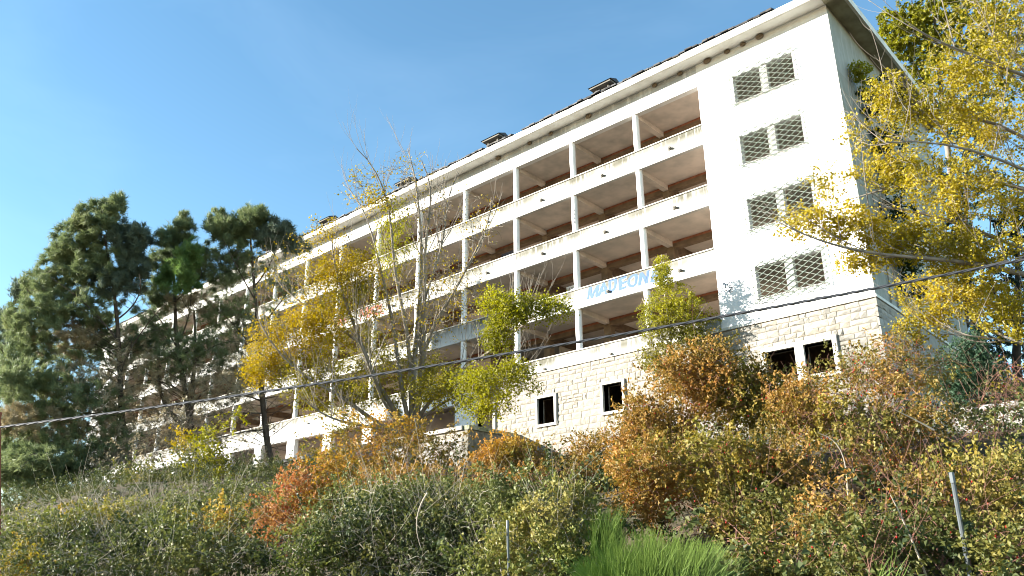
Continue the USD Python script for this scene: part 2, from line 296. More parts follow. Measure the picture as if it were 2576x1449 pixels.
gy = np.unique(np.r_[np.linspace(-400, -45, 15), np.linspace(-45, 30, 76), [-3.35, -3.25, 13.2, 13.3], np.linspace(30, 420, 22)])
X, Y = np.meshgrid(gx, gy, indexing='ij'); Z = ground(X, Y)
nx, ny = X.shape; i, j = np.meshgrid(np.arange(nx - 1), np.arange(ny - 1), indexing='ij')
q = np.stack([i * ny + j, (i + 1) * ny + j, (i + 1) * ny + j + 1, i * ny + j + 1], -1).reshape(-1, 4)
obj('ground', (np.stack([X, Y, Z], -1).reshape(-1, 3), q), 'dry_soil', kind='structure', smooth=True)
obj('road', bx(-90, 60, -36, -29.2, -21.9, -21.66), 'asphalt', kind='structure')
obj('upper_terrace', bx(-69.4, -18.12, -3.08, 0.2, -14.2, -13.62), 'floor_screed', kind='structure')

# ------------------------------------------------------------------ the building
H, OT, ROWS = 3.087, 2.058, 4
XR = -6.296; XL = -69.4; ZTOP = 3.22; BASE = -9.85
COLX = [-9.918 - 4.0 * k for k in range(15)]
B = thing('sanatorium_building', 'long white abandoned four-storey building with open galleries above a stone plinth', 'building')
rng = np.random.default_rng(7)
# right block: front wall with the paired windows of each storey
pier = sbox(XR, BASE, 0, ZTOP)
WINS = []
for r in range(ROWS):
    WINS.append((-4.54, -1.74, -r * H + 0.32, -r * H + 1.71))
for x0, x1, z0, z1 in WINS: pier = pier.difference(sbox(x0, z0, x1, z1))
obj('front_wall', xz_wall(pier, 0.0, 0.32), 'white_render', B)
for x0, x1, z0, z1 in WINS:
    obj('window_mullion', bx(-3.28, -2.94, 0.05, 0.30, z0 + 0.001, z1 - 0.001), 'grey_and_bar_shade', B)  # white mullion toned grey to stand in for the shadows of the bars
    obj('window_sill', bx(x0 - 0.06, x1 + 0.06, -0.05, 0.10, z0 - 0.05, z0 - 0.001), 'grey_and_bar_shade', B)
obj('top_band', xz_wall(sbox(XL, OT, XR, ZTOP), 0.003, 0.32), 'band_render_shade', B)
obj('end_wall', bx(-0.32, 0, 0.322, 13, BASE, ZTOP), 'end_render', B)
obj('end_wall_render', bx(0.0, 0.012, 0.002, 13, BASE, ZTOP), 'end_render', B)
obj('end_wall', bx(-0.318, -0.003, 0.322, 13, -15.3, BASE), 'mortar', B)
obj('back_wall', bx(-76, -0.322, 12.7, 13, -15.3, ZTOP), 'room_plaster', B)
left = sbox(-72.35, -14.5, XL - 0.002, ZTOP)
obj('left_front_wall', xz_wall(left, 0.0, 0.4), 'white_render', B)
obj('left_front_wall', bx(-76, -72.352, 1.6, 2.0, -14.5, ZTOP), 'white_render', B)
for r in range(ROWS):
    z = -r * H; zb = -(r + 1) * H + OT if r < 3 else BASE
    obj('parapet', bx(XL, XR - 0.002, 0.004, 0.20, zb, z - 0.05), 'parapet_render', B)
    obj('parapet_coping', bx(XL + 0.01, XR - 0.004, -0.05, 0.235, z - 0.05, z), 'eave_concrete', B)
    fl = z - 0.78
    obj('floor_slab', bx(XL + 0.01, -0.33, 0.205 if r < 3 else 0.25, 12.69, fl - 0.14, fl), 'floor_screed', B)
    ce = z + OT + 0.10
    obj('ceiling', bx(XL + 0.01, XR + 0.1, 0.323, 12.69, ce, ce + 0.05), 'ceiling_plaster', B)
    obj('ceiling', bx(XR + 0.102, -0.33, 0.323, 12.69, ce, ce + 0.05), 'lightened_ceiling', B)
    obj('partition_wall', bx(XR + 0.004, XR + 0.2, 0.323, 3.2, fl + 0.002, ce - 0.002), 'room_plaster', B)
    rw = sbox(XL + 0.01, fl + 0.002, -0.33, ce - 0.002)
    for x in COLX:
        if rng.random() < 0.55: a = x + rng.uniform(-0.9, 0.6) - 2; rw = rw.difference(sbox(a, fl + 0.1, a + rng.uniform(0.9, 1.8), ce - rng.uniform(0.25, 0.8)))
    obj('room_wall', xz_wall(rw, 8.45, 8.65), 'room_plaster', B)
    for x in COLX[:12]:
        if rng.random() < 0.45: obj('partition_wall', bx(x - 0.06, x + 0.06, 4.6 + rng.uniform(-1, 1), 8.44, fl + 0.002, ce - 0.421), 'room_plaster', B)
    obj('room_wall', bx(XL + 0.012, XL + 0.2, 0.33, 8.44, fl + 0.002, ce - 0.002), 'room_plaster', B)
    # inner line of bare brick and concrete beam on brown posts
    obj('inner_beam', bx(XL + 0.21, XR - 0.01, 2.55, 2.88, ce - 0.36, ce - 0.13), 'brown_concrete', B)
    obj('brick_course', bx(XL + 0.21, XR - 0.01, 2.56, 2.86, ce - 0.13, ce - 0.002), 'bare_brick', B)
    for k, x in enumerate(COLX):
        obj('ceiling_beam', bx(x - 0.14, x + 0.14, 0.324, 2.549, ce - 0.27, ce - 0.002), 'ceiling_plaster', B)
        obj('inner_post', bx(x - 0.2, x + 0.2, 2.52, 2.92, fl + 0.002, ce - 0.36), 'brown_concrete', B)
        obj('inner_cross_beam', bx(x - 0.13, x + 0.13, 2.882, 8.44, ce - 0.42, ce - 0.003), 'brown_concrete', B)
        c = trimesh.creation.cylinder(radius=0.165, height=OT, sections=20)
        v = c.vertices; jit = 0.006 * rng.normal(size=len(v)); c.vertices = v * (1 + jit[:, None] * [1, 1, 0])
        c.apply_translation((x, 0.18, z + OT / 2)); obj('column', c, 'column_paint', B, smooth=40)
# the strip of exposed soil-brown rubble and hanging plaster in the lowest gallery
for r in range(ROWS):
    for k in range(15):
        x = -7.92 - 4 * k if k else -7.98
        sc = cat_([bx(x - 0.05, x + 0.05, -0.16, 0.004, -r * H - 0.64, -r * H - 0.56), bx(x - 0.13, x + 0.13, -0.045, 0.003, -r * H - 0.66, -r * H - 0.60)])
        obj('drain_spout', sc, 'chimney_concrete', B)
obj('string_course', cat_([bx(XL, 0.05, -0.05, 0.0, -9.97, BASE), bx(0.013, 0.05, 0.0, 13, -9.97, BASE)]), 'eave_concrete', B)
# eaves and roof
def ring(x0, x1, y0, y1, z0, z1, mat, name): obj(name, bx(x0, x1, y0, y1, z0, z1), mat, B)
EO = 0.85
obj('eave_soffit', bx(-77, -0.02, -EO + 0.12, 13.7, 3.222, 3.30), 'soffit_paint', B)
obj('eave_soffit', bx(-0.02, EO - 0.12, -EO + 0.12, 13.7, 3.222, 3.30), 'soffit_shaded', B, label='water stained soffit with brown shade painted in over the end wall')
obj('eave_fascia', cat_([bx(-77, EO, -EO, -EO + 0.12, 3.14, 3.50), bx(EO - 0.12, EO, -EO + 0.12, 13.8, 3.14, 3.50)]), 'eave_concrete', B)
tan_r = 0.36
rv = np.array([[-77, -EO, 3.502], [EO, -EO, 3.502], [EO, 13.8, 3.502], [-77, 13.8, 3.502], [-70, 6.5, 3.5 + tan_r * 7.35], [-6.5, 6.5, 3.5 + tan_r * 7.35]])
rf = np.array([[0, 1, 5], [0, 5, 4], [1, 2, 5], [2, 3, 4], [2, 4, 5], [3, 0, 4], [0, 2, 1], [0, 3, 2]])
RO = obj('roof', (rv, rf), 'slate', B)
def slate_piece(w, l, t):
    b = trimesh.creation.box((w, l, t)); b.vertices[:, :2] *= rng.uniform(0.94, 1.04, (8, 2)); return b
x = -1.95; n = 0; rest = []
while x > -76.5:
    w = rng.uniform(0.24, 0.38); b = slate_piece(w * 0.97, 0.42, rng.uniform(0.04, 0.08))
    b.apply_transform(trimesh.transformations.rotation_matrix(0.34 + rng.normal() * 0.06, (1, 0, 0)) @ trimesh.transformations.rotation_matrix(rng.normal() * 0.05, (0, 0, 1)))
    b.apply_translation((x - w / 2, -EO + 0.12 + rng.normal() * 0.025, 3.63 + rng.normal() * 0.015))
    if rng.random() > 0.03: obj('slate', b, 'slate', B)
    x -= w; n += 1
for k in range(5):
    xc = -12.2 - 8.05 * k - (0.6 if k == 3 else 0); yc = 1.0
    C = thing('chimney', parent=B)
    obj('chimney_stack', bx(xc - 0.46, xc + 0.46, yc - 0.34, yc + 0.34, 3.9, 4.90), 'chimney_concrete', C)
    for sx in (-0.42, 0.34):
        for s2 in (-0.30, 0.22): obj('cap_support', bx(xc + sx, xc + sx + 0.08, yc + s2, yc + s2 + 0.08, 4.90, 5.10), 'chimney_concrete', C)
    obj('cap_slab', bx(xc - 0.68, xc + 0.68, yc - 0.5, yc + 0.5, 5.10, 5.19), 'chimney_concrete', C)
    tri = trimesh.creation.extrude_polygon(Polygon([(-0.56, 0), (0.56, 0), (0, 0.24)]), 1.5, engine='earcut')
    v = tri.vertices; tri.vertices = np.c_[v[:, 2] - 0.75 + xc, v[:, 0] + yc, v[:, 1] + 5.192]; tri.fix_normals()
    obj('cap_tiles', tri, 'slate', C)
# window grilles of lozenge bars
for r in range(ROWS):
    G = thing('window_grille', parent=B)
    x0, x1, z0, z1 = -4.64, -1.56, -r * H + 0.14, -r * H + 1.80
    fr = sbox(x0, z0, x1, z1)
    yb = -0.13
    for a, b in (((x0, z0), (x1, z0)), ((x0, z1), (x1, z1)), ((x0, z0), (x0, z1)), ((x1, z0), (x1, z1))):
        obj('frame_bar', tube([(a[0], yb, a[1]), (b[0], yb, b[1])], 0.014, 6), 'grille_green', G)
    for a in ((x0, z0), (x1, z0), (x0, z1), (x1, z1)):
        obj('anchor', tube([(a[0], yb, a[1]), (a[0], 0.01, a[1])], 0.012, 5), 'grille_green', G)
    from shapely.geometry import LineString
    for sgn, yy in ((1, yb - 0.012), (-1, yb + 0.012)):
        for c in np.arange(-2.6, 4.6, 0.25):
            zc = z0 + c
            ln = LineString([(x0 - 0.01, zc if sgn > 0 else zc), (x1 + 0.01, zc + sgn * 0.52 * (x1 - x0))]).intersection(fr.buffer(0.07))
            if ln.is_empty or ln.length < 0.25: continue
            (ax, az), (bx_, bz) = ln.coords[0], ln.coords[-1]
            obj('bar', tube([(ax, yy, az), (bx_, yy, bz)], 0.017, 4), 'grille_green', G)
# plinth: openings, surrounds, stone by stone
OPEN = [(-16.45, -15.40, -12.55, -11.27), (-12.50, -11.42, -12.50, -11.24), (-4.50, -3.28, -12.45, -11.25), (-2.92, -1.80, -12.45, -11.25)]
DOOR = (-20.62, -19.45, -13.6, -11.15)
wallp = sbox(-20.7, -15.3, -0.05, -9.97)
for x0, x1, z0, z1 in OPEN + [DOOR]: wallp = wallp.difference(sbox(x0, z0, x1, z1))
PL = thing('stone_plinth', parent=B)
obj('plinth_backing', xz_wall(wallp, 0.035, 0.45), 'mortar', PL)
def surround(x0, x1, z0, z1, w=0.13):
    return xz_wall(sbox(x0 - w, z0 - w, x1 + w, z1 + w).difference(sbox(x0, z0, x1, z1)), -0.10, 0.36)
for o in OPEN[:2]: obj('window_surround', surround(*o), 'frame_stone', B)
dbl = sbox(-4.68, -12.62, -1.62, -11.08).difference(sbox(-4.50, -12.45, -3.28, -11.25)).difference(sbox(-2.92, -12.45, -1.80, -11.25))
obj('window_surround', xz_wall(dbl, -0.10, 0.36), 'frame_stone', B)
obj('door_surround', xz_wall(sbox(-20.78, -13.6, -19.29, -10.98).difference(sbox(*[DOOR[q] for q in (0, 2, 1, 3)])), -0.10, 0.36), 'frame_stone', B)
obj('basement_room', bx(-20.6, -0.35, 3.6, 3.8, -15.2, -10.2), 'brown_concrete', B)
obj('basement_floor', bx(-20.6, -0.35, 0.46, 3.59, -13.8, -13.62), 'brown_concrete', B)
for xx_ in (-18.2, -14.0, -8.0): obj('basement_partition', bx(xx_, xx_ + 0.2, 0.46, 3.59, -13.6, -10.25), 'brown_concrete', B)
def stone(u0, u1, z0, z1, rng):
    """a rock-faced block: outline in (u, z), the front towards -y"""
    j = lambda s=0.012: rng.normal() * s
    g = 0.011; d = 0.034 + abs(j(0.012))
    f = [(u0 + g + j(), -d * 0.3 , z0 + g + j()), (u1 - g + j(), -d * 0.3, z0 + g + j()), (u1 - g + j(), -d * 0.3, z1 - g + j()), (u0 + g + j(), -d * 0.3, z1 - g + j())]
    b = [(p[0], 0.05, p[2]) for p in f]
    c = ((u0 + u1) / 2 + j(0.04), -d - 0.012, (z0 + z1) / 2 + j(0.03))
    v = np.array(f + b + [c]); fc = [[0, 1, 8], [1, 2, 8], [2, 3, 8], [3, 0, 8]]
    for a in range(4): n_ = (a + 1) % 4; fc += [[a, a + 4, n_ + 4], [a, n_ + 4, n_]]
    return v, np.array(fc)
def masonry(u0, u1, z0, z1, opens, rng, hh=(0.19, 0.36), ll=(0.2, 0.66)):
    out = []; z = z1
    while z - 0.15 > z0:
        h = rng.uniform(*hh); za = max(z0, z - h); zm = (z + za) / 2
        iv = [(u0, u1)]
        for a, b, c, d in opens:
            if c - 0.16 < zm < d + 0.16:
                iv = [s for p, q_ in iv for s in ((p, min(q_, a - 0.18)), (max(p, b + 0.18), q_)) if s[1] - s[0] > 0.08]
        for p, q_ in iv:
            x = p
            while x < q_ - 0.02:
                w = rng.uniform(*ll); e = x + w
                if q_ - e < 0.2: e = q_
                if rng.random() < 0.14 and h > 0.3:
                    out += [(x, e, za, zm), (x, e, zm, z)]
                else: out.append((x, e, za, z))
                x = e
        z = za
    return out
def lay(parent, cells, to_world, rng, cap=300, mats=STONES):
    c = np.array([to_world(np.array([[(a + b) / 2, 0, (z0 + z1) / 2]]))[0] for a, b, z0, z1 in cells])
    order = np.argsort(np.linalg.norm(c - EYE, axis=1)); rest = []
    for n, k in enumerate(order):
        v, f = stone(*cells[k], rng); v = to_world(v)
        if n < cap: obj('stone', (v, f), mats[rng.integers(len(mats))], parent)
        else: rest.append((v, f))
    if rest: obj('stonework', joinvf(rest), mats[0], parent, kind='stuff')
o4 = OPEN[:2] + [(-4.50, -1.80, -12.45, -11.25), (DOOR[0], DOOR[1], -13.6, -11.15)]
cells = masonry(-19.3, -0.05, -14.6, -9.99, o4, np.random.default_rng(3))
lay(PL, cells, lambda v: v + [0, 0.03, 0], np.random.default_rng(4))
cells = masonry(0.0, 4.2, -14.2, -9.99, [], np.random.default_rng(5))
def end_place(v): return np.c_[-v[:, 1] - 0.01, v[:, 0], v[:, 2]]
EP = thing('end_plinth', parent=B)
lay(EP, cells, end_place, np.random.default_rng(6))
# ground storey to the left: white piers and dark openings
gf = sbox(XL, -13.62, -20.702, -9.972)
for x in COLX[3:]:
    gf = gf.difference(sbox(x - 3.55, -12.7, x - 0.42, -10.68))
obj('ground_storey_wall', xz_wall(gf, 0.0, 0.3), 'white_render', B)
obj('ground_storey_room', bx(XL + 0.2, -20.9, 2.6, 2.8, -13.6, -10.2), 'room_plaster', B)
# graffiti
def on_wall(mesh, x, z, y, rot=0, sx=1, sz=1):
    v = np.asarray(mesh.vertices) * [sx, sz, 1]; v[:, 0] += 0.22 * v[:, 1] + 0.03 * np.sin(v[:, 1] * 9 + x * 5); c, s = math.cos(rot), math.sin(rot)
    mesh.vertices = np.c_[x + v[:, 0] * c - v[:, 1] * s, y - v[:, 2], z + v[:, 0] * s + v[:, 1] * c]; mesh.fix_normals(); return mesh
GR = thing('painted_lettering', parent=B)
x = -13.30
for k, ch in enumerate('MADEONER'):
    hgt = 0.56; dz = -6.86 - 0.01 * k + rng.normal() * 0.02; ro = rng.normal() * 0.09
    big = meshkit.text_mesh(ch, hgt, 0.003, bold=True); w = big.bounds[1][0] * 1.04
    sh = on_wall(meshkit.text_mesh(ch, hgt, 0.003, bold=True), x + 0.04, dz - 0.05, 0.0, ro, 1.08, 1.02)
    obj('letter_shadow', sh, 'pale_spray', GR)
    obj('letter', cat_([on_wall(meshkit.text_mesh(ch, hgt, 0.003, bold=True), x + ox, dz + oz, -0.003 - 0.0015 * n_, ro, 1.04, 1.0) for n_, (ox, oz) in enumerate(((0, 0), (0.022, 0.012), (-0.02, 0.01)))]), 'blue_spray', GR)
    x += w + 0.03
def strokes(path, y=-0.004, w=0.035):
    parts = []
    for p in path:
        p = spline(np.array([(a, 0, b) for a, b in p], float), 4 * len(p)); parts.append(tube(np.c_[p[:, 0], np.full(len(p), y), p[:, 2]], w, 4))
    v, f = joinvf(parts); v[:, 1] = y + (v[:, 1] - y) * 0.08; return v, f
zg = -3.62
obj('red_graffiti', strokes([[(-31.2, zg - .3), (-31.05, zg + .3), (-30.8, zg - .05), (-30.6, zg + .32), (-30.45, zg - .3)], [(-30.3, zg - .3), (-30.1, zg + .3), (-29.85, zg - .3)], [(-30.2, zg - .05), (-29.95, zg - .02)], [(-29.7, zg - .3), (-29.65, zg + .3), (-29.3, zg + .15), (-29.6, zg), (-29.25, zg - .28)], [(-29.1, zg + .3), (-29.05, zg - .28), (-28.8, zg - .3)]], w=0.075), 'red_spray', B)
obj('red_graffiti', strokes([[(-33.5, zg - .2), (-33.3, zg + .2), (-33.1, zg - .2), (-32.9, zg + .15), (-32.7, zg - .1)]], w=0.06), 'red_spray', B)
obj('black_graffiti', strokes([[(-6.05, -7.95), (-5.95, -7.9), (-5.93, -8.1), (-6.02, -8.12)], [(-5.85, -7.82), (-5.72, -7.9), (-5.82, -8.0), (-5.7, -8.08)], [(-5.8, -8.15), (-5.65, -8.2), (-5.78, -8.3), (-5.62, -8.36)], [(-5.98, -8.2), (-5.88, -8.25)]], w=0.018), 'black_spray', B)
obj('black_graffiti', strokes([[(-6.02, -5.3), (-5.9, -5.2), (-5.92, -5.45)], [(-5.85, -5.6), (-5.72, -5.65), (-5.85, -5.8)], [(-5.8, -6.2), (-5.7, -6.25), (-5.78, -6.4), (-5.66, -6.7)]], w=0.012), 'black_spray', B)
obj('black_graffiti', strokes([[(COLX[1] - .03, -H * 1 + 1.3 - q * .22), (COLX[1] + .07, -H + 1.22 - q * .22), (COLX[1] - .02, -H + 1.16 - q * .22)] for q in range(4)], y=0.012, w=0.02), 'black_spray', B)
obj('duct', cat_([bx(-20.8, -19.9, 2.05, 2.3, -1.95, -1.7)]), 'black_spray', B)
# radiator-like white rack standing in the third gallery
RK = thing('white_rack', 'small white slatted metal rack standing inside the third gallery from the top', 'rack', loc=(-15.87, 2.2, -6.95 + 0.001))
for k in range(6): obj('slat', bx(-0.30 + k * 0.11, -0.26 + k * 0.11, -0.02, 0.02, 0.0, 2.0), 'white_plastic', RK)
obj('rail', bx(-0.32, 0.32, -0.025, 0.025, 2.0, 2.05), 'white_plastic', RK); obj('rail', bx(-0.32, 0.32, -0.03, -0.021, 1.4, 1.45), 'white_plastic', RK)
# mud nests under the eave
ORD = 'first second third fourth fifth sixth seventh eighth ninth tenth eleventh twelfth'.split()
for k, x in enumerate([-3.01, -3.83, -4.62, -5.65, -7.11, -8.55, -12.61, -15.17, -16.7, -19.08, -33.41, -41.72]):
    s = trimesh.creation.icosphere(2, 0.12 if k % 3 else 0.16); v = s.vertices; v *= (1 + 0.25 * (meshkit.noise(v * 14 + k, k) - 0.5))[:, None]; v *= [1.2, 0.7, 0.8]
    s.apply_translation((x, -0.06, 3.13)); obj('mud_nest', s, 'mud', label='lumpy brown mud nest under the front eave, ' + ORD[k] + ' from the roof corner', cat='nest', group='mud nests under the front eave', smooth=True)

# ------------------------------------------------------------------ garden walls
TW = thing('terrace_wall', 'sunlit pale stone terrace wall with flat coping below the long gallery front', 'wall')
TOP = [(-40.7, -39.3, -15.05, -14.05), (-36.55, -35.4, -15.0, -14.12), (-57.3, -55.2, -15.9, -15.25)]
tw = sbox(-62, -17.5, -18.1, -13.02)
for x0, x1, z0, z1 in TOP: tw = tw.difference(sbox(x0, z0, x1, z1))
obj('wall_backing', xz_wall(tw, -3.46, -3.1), 'mortar', TW)
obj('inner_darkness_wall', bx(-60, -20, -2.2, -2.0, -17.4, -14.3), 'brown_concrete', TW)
x = -18.11
while x > -62:
    w = rng.uniform(0.9, 1.5); obj('coping_stone', bx(x - w + 0.012, x, -3.6, -3.06, -13.018, -12.83 + rng.normal() * 0.006), 'pale_rock', TW); x -= w
obj('string_band', bx(-62, -18.11, -3.54, -3.45, -13.52, -13.42), 'pale_rock', TW)
cells = masonry(-46, -18.12, -16.9, -13.03, [(a, b, c, d) for a, b, c, d in TOP], np.random.default_rng(8), (0.25, 0.4), (0.35, 0.85))
lay(TW, cells, lambda v: v + [0, -3.46, 0], np.random.default_rng(9))
SW = thing('stair_wall', 'dark shaded mossy stone side wall running from the terrace corner to the house', 'wall')
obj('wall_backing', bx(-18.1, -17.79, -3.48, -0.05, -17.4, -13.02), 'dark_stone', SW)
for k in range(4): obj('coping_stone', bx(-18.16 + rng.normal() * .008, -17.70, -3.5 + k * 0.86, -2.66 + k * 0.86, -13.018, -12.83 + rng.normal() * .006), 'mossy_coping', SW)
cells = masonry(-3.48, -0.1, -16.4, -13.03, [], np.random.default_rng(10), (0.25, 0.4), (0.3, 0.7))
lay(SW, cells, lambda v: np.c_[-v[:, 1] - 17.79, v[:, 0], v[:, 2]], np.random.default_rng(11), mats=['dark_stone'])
RW = thing('retaining_wall', 'low grey rendered retaining wall topped with rough rocks in front of the plinth', 'wall')
obj('wall_body', bx(-17.68, 26, -3.48, -3.06, -18.4, -15.28), 'wall_plaster', RW)
x = 14.0
while x > -17.5:
    w = rng.uniform(0.35, 0.8); s = trimesh.creation.icosphere(1, 1.0); v = s.vertices
    v = np.sign(v) * np.abs(v) ** 0.55 * [w * 0.52, 0.34, 0.12]; v *= (1 + 0.25 * (meshkit.noise(v * 5 + x, 5) - 0.5))[:, None]
    s.vertices = v + [x - w / 2, -3.27, -15.19]
    obj('coping_rock', s, 'pale_rock' if x > -2 else 'mossy_coping', RW, smooth=50); x -= w

# ------------------------------------------------------------------ cable and posts
ca, cb = at(-60, 1082, 14.0), at(2700, 628, 11.0)
t = np.linspace(0, 1, 160)[:, None]; cpts = ca + (cb - ca) * t; mid_t = at(1288, 905, 12.3)
sagz = (mid_t[2] - (ca[2] + cb[2]) / 2); cpts[:, 2] += 4 * (t * (1 - t))[:, 0] * sagz * 0.92
CB = thing('overhead_cable', 'black twisted overhead cable slung across the whole view in front of the house', 'cable')
for ph in (0, 2.1, 4.2):
    s = np.linspace(0, 1, 900)[:, None]; pc = np.stack([np.interp(s[:, 0], t[:, 0], cpts[:, q]) for q in range(3)], 1)
    an = s[:, 0] * 2 * np.pi * 26 + ph; pc = pc + 0.011 * (np.cos(an)[:, None] * np.array([0, 0, 1.0]) + np.sin(an)[:, None] * FWD)
    obj('strand', tube(pc, 0.012, 5), 'cable_rubber', CB, smooth=True)
wa, wb = at(1900, 765, 13.0), at(2700, 610, 10.8); t2 = np.linspace(0, 1, 40)[:, None]; pw = wa + (wb - wa) * t2; pw[:, 2] -= 0.12 * (4 * t2 * (1 - t2))[:, 0]
obj('overhead_wire', tube(pw, 0.006, 5), 'cable_rubber', label='thin black wire running close above the thick cable at the right', cat='wire')
def post(name, px0, py0, px1, py1, d, r, mat, label):
    a, b = at(px0, py0, d), at(px1, py1, d); P = thing(name, label, 'post')
    g = a.copy(); dirn = unit(b - a); g = a + dirn * ((float(ground(a[0], a[1])) - 0.3 - a[2]) / dirn[2])
    obj('shaft', tube([a, b, g], r, 8), mat, P); obj('post_cap', tube([a + [0, 0, 0.0], a + [0, 0, 0.09]], r * 1.12, 8), mat, P)
post('fence_post', 2398, 1215, 2440, 1449, 7.1, 0.019, 'galvanised', 'leaning galvanised steel fence post in the brambles at the lower right')
post('fence_post', 1277, 1330, 1280, 1449, 9.0, 0.015, 'galvanised', 'thin upright pale metal stake in the brambles left of the broom')
post('iron_post', -6, 1050, -6, 1160, 14.3, 0.05, 'rusty_iron', 'rust red iron post at the left edge that meets the cable')
rg = np.random.default_rng(2); rc = at(2430, 912, 27.5)
gv = np.array([[0, 0, 0.25], [0.1, 0.02, 0.08], [0.3, -0.03, -0.12], [0.16, 0.03, -0.1], [0.12, -0.05, -0.22], [-0.02, 0.02, -0.05], [-0.14, 0.04, 0.2], [0.05, -0.08, 0.0]])
rag = (rc + gv @ np.array([RGT, -FWD * 1.0, [0, 0, 1.0]]), np.array([[0, 1, 7], [1, 2, 7], [2, 3, 7], [3, 4, 7], [4, 5, 7], [5, 6, 7], [6, 0, 7]]))
obj('plastic_scrap', rag, 'white_plastic', label='torn scrap of white plastic caught in the green shrub', cat='litter')

# ------------------------------------------------------------------ plants
def plant(name, label, cat, limbs, blobs, seed, bark, twig, group=None, size=0.05, aspect=0.8, leafmesh='crown', tw=(0.011, 0.004), base=None, kind='leaf', trunk='trunk', lo=0.35, jit=0.05, bend=0.25, sag=0.0, up=0.35, rise=0.0, sprig=0):
    """limbs: (points, r0, r1); blobs: (blob, twig count, leaf count, leaf material or None, keep)"""
    rng = np.random.default_rng(seed); wood, sk, dr = limb_mesh(limbs)
    P = thing(name, label, cat, group)
    obj(trunk, wood, bark, P, smooth=True)
    tips, owner = [], []
    for k, (bl, nt, nl, lm, keep) in enumerate(blobs):
        q = in_blob(bl, nt, rng, keep=keep, freq=1.6 / max(0.3, bl[1].mean()) , seed=seed + k); tips.append(q); owner += [k] * len(q)
    tips = np.vstack(tips); owner = np.array(owner)
    tw_all = grow(sk, dr, tips, rng, bend=bend, sag=sag, rise=rise)
    ends = tw_all[:, -1]; _, ix = cKDTree(tips).query(ends); own = owner[ix]
    L = np.linalg.norm(tw_all[:, -1] - tw_all[:, 0], axis=1); r0 = tw[0] * np.clip(L / 0.8, 0.6, 2.2)
    R = r0[:, None] * np.linspace(1, tw[1] / tw[0], tw_all.shape[1])[None]
    obj('twigs', tubes(tw_all, R), twig, P, kind='stuff')
    by = {}
    for k, (bl, nt, nl, lm, keep) in enumerate(blobs):
        T = tw_all[own == k]
        if lm is None or nl == 0 or len(T) == 0: continue
        p, o = along(T, nl, rng, lo, jit)
        by.setdefault(lm, []).append((p, o, T))
    for lm, lst in by.items():
        if kind == 'needle':
            parts = []
            for p, o, T in lst:
                n = 11; c = np.repeat(p, n, 0); dirs = unit(np.repeat(o, n, 0) * 0.9 + rng.normal(size=(len(c), 3)) * 0.62 + [0, 0, 0.35])
                ln = size * rng.uniform(0.7, 1.2, len(c))[:, None]; side = unit(np.cross(dirs, rng.normal(size=dirs.shape))) * size * 0.06
                c = c + rng.normal(scale=size * 0.16, size=c.shape)
                v = np.stack([c - side, c + side, c + dirs * ln], 1).reshape(-1, 3); parts.append((v, np.arange(len(v)).reshape(-1, 3)))
            obj(leafmesh, joinvf(parts), lm, P)
        elif sprig:
            q = [np.vstack(z) for z in zip(*[(p, o) for p, o, T in lst])]
            sprigs(P, lm, q[0], q[1], size, aspect, rng, sprig, size * 6.0, name=leafmesh, up=up)
        else:
            obj(leafmesh, joinvf([leaves(p, size, rng, aspect, up, o * 0.8) for p, o, T in lst]), lm, P)
    return P
def px_limb(pts, d, r0, r1, dd=0.0):
    n = len(pts); return ([at(x, y, d + dd * (k / max(1, n - 1)) ** 1.2) for k, (x, y) in enumerate(pts)], r0, r1)
def shoots(limbs, per, lo, hi, rng, up=0.8, out=0.5, r=0.02, start=0.3, end=0.97):
    new = []
    for pts, r0, r1 in limbs:
        q = spline(pts, 40); dr = unit(np.gradient(q, axis=0))
        for k in range(per):
            i = int(rng.uniform(start, end) * 39); L = rng.uniform(lo, hi); side = rng.normal(size=3); side[2] *= 0.3; side = unit(side)
            d = unit(dr[i] * 0.6 + side * out + [0, 0, up * 0.5]); e = unit(d + np.array([0, 0, up]) * 0.6 + rng.normal(size=3) * 0.12)
            rr = min(r, (r0 + (r1 - r0) * i / 39) * 0.7) * rng.uniform(0.7, 1.2)
            new.append(([q[i], q[i] + d * L * 0.35, q[i] + d * L * 0.35 + e * L * 0.65], rr, rr * 0.35))
    return new
def root(p, extra=0.25):
    """the point straight below p on the ground"""
    return np.array([p[0], p[1], float(ground(p[0], p[1])) - extra])

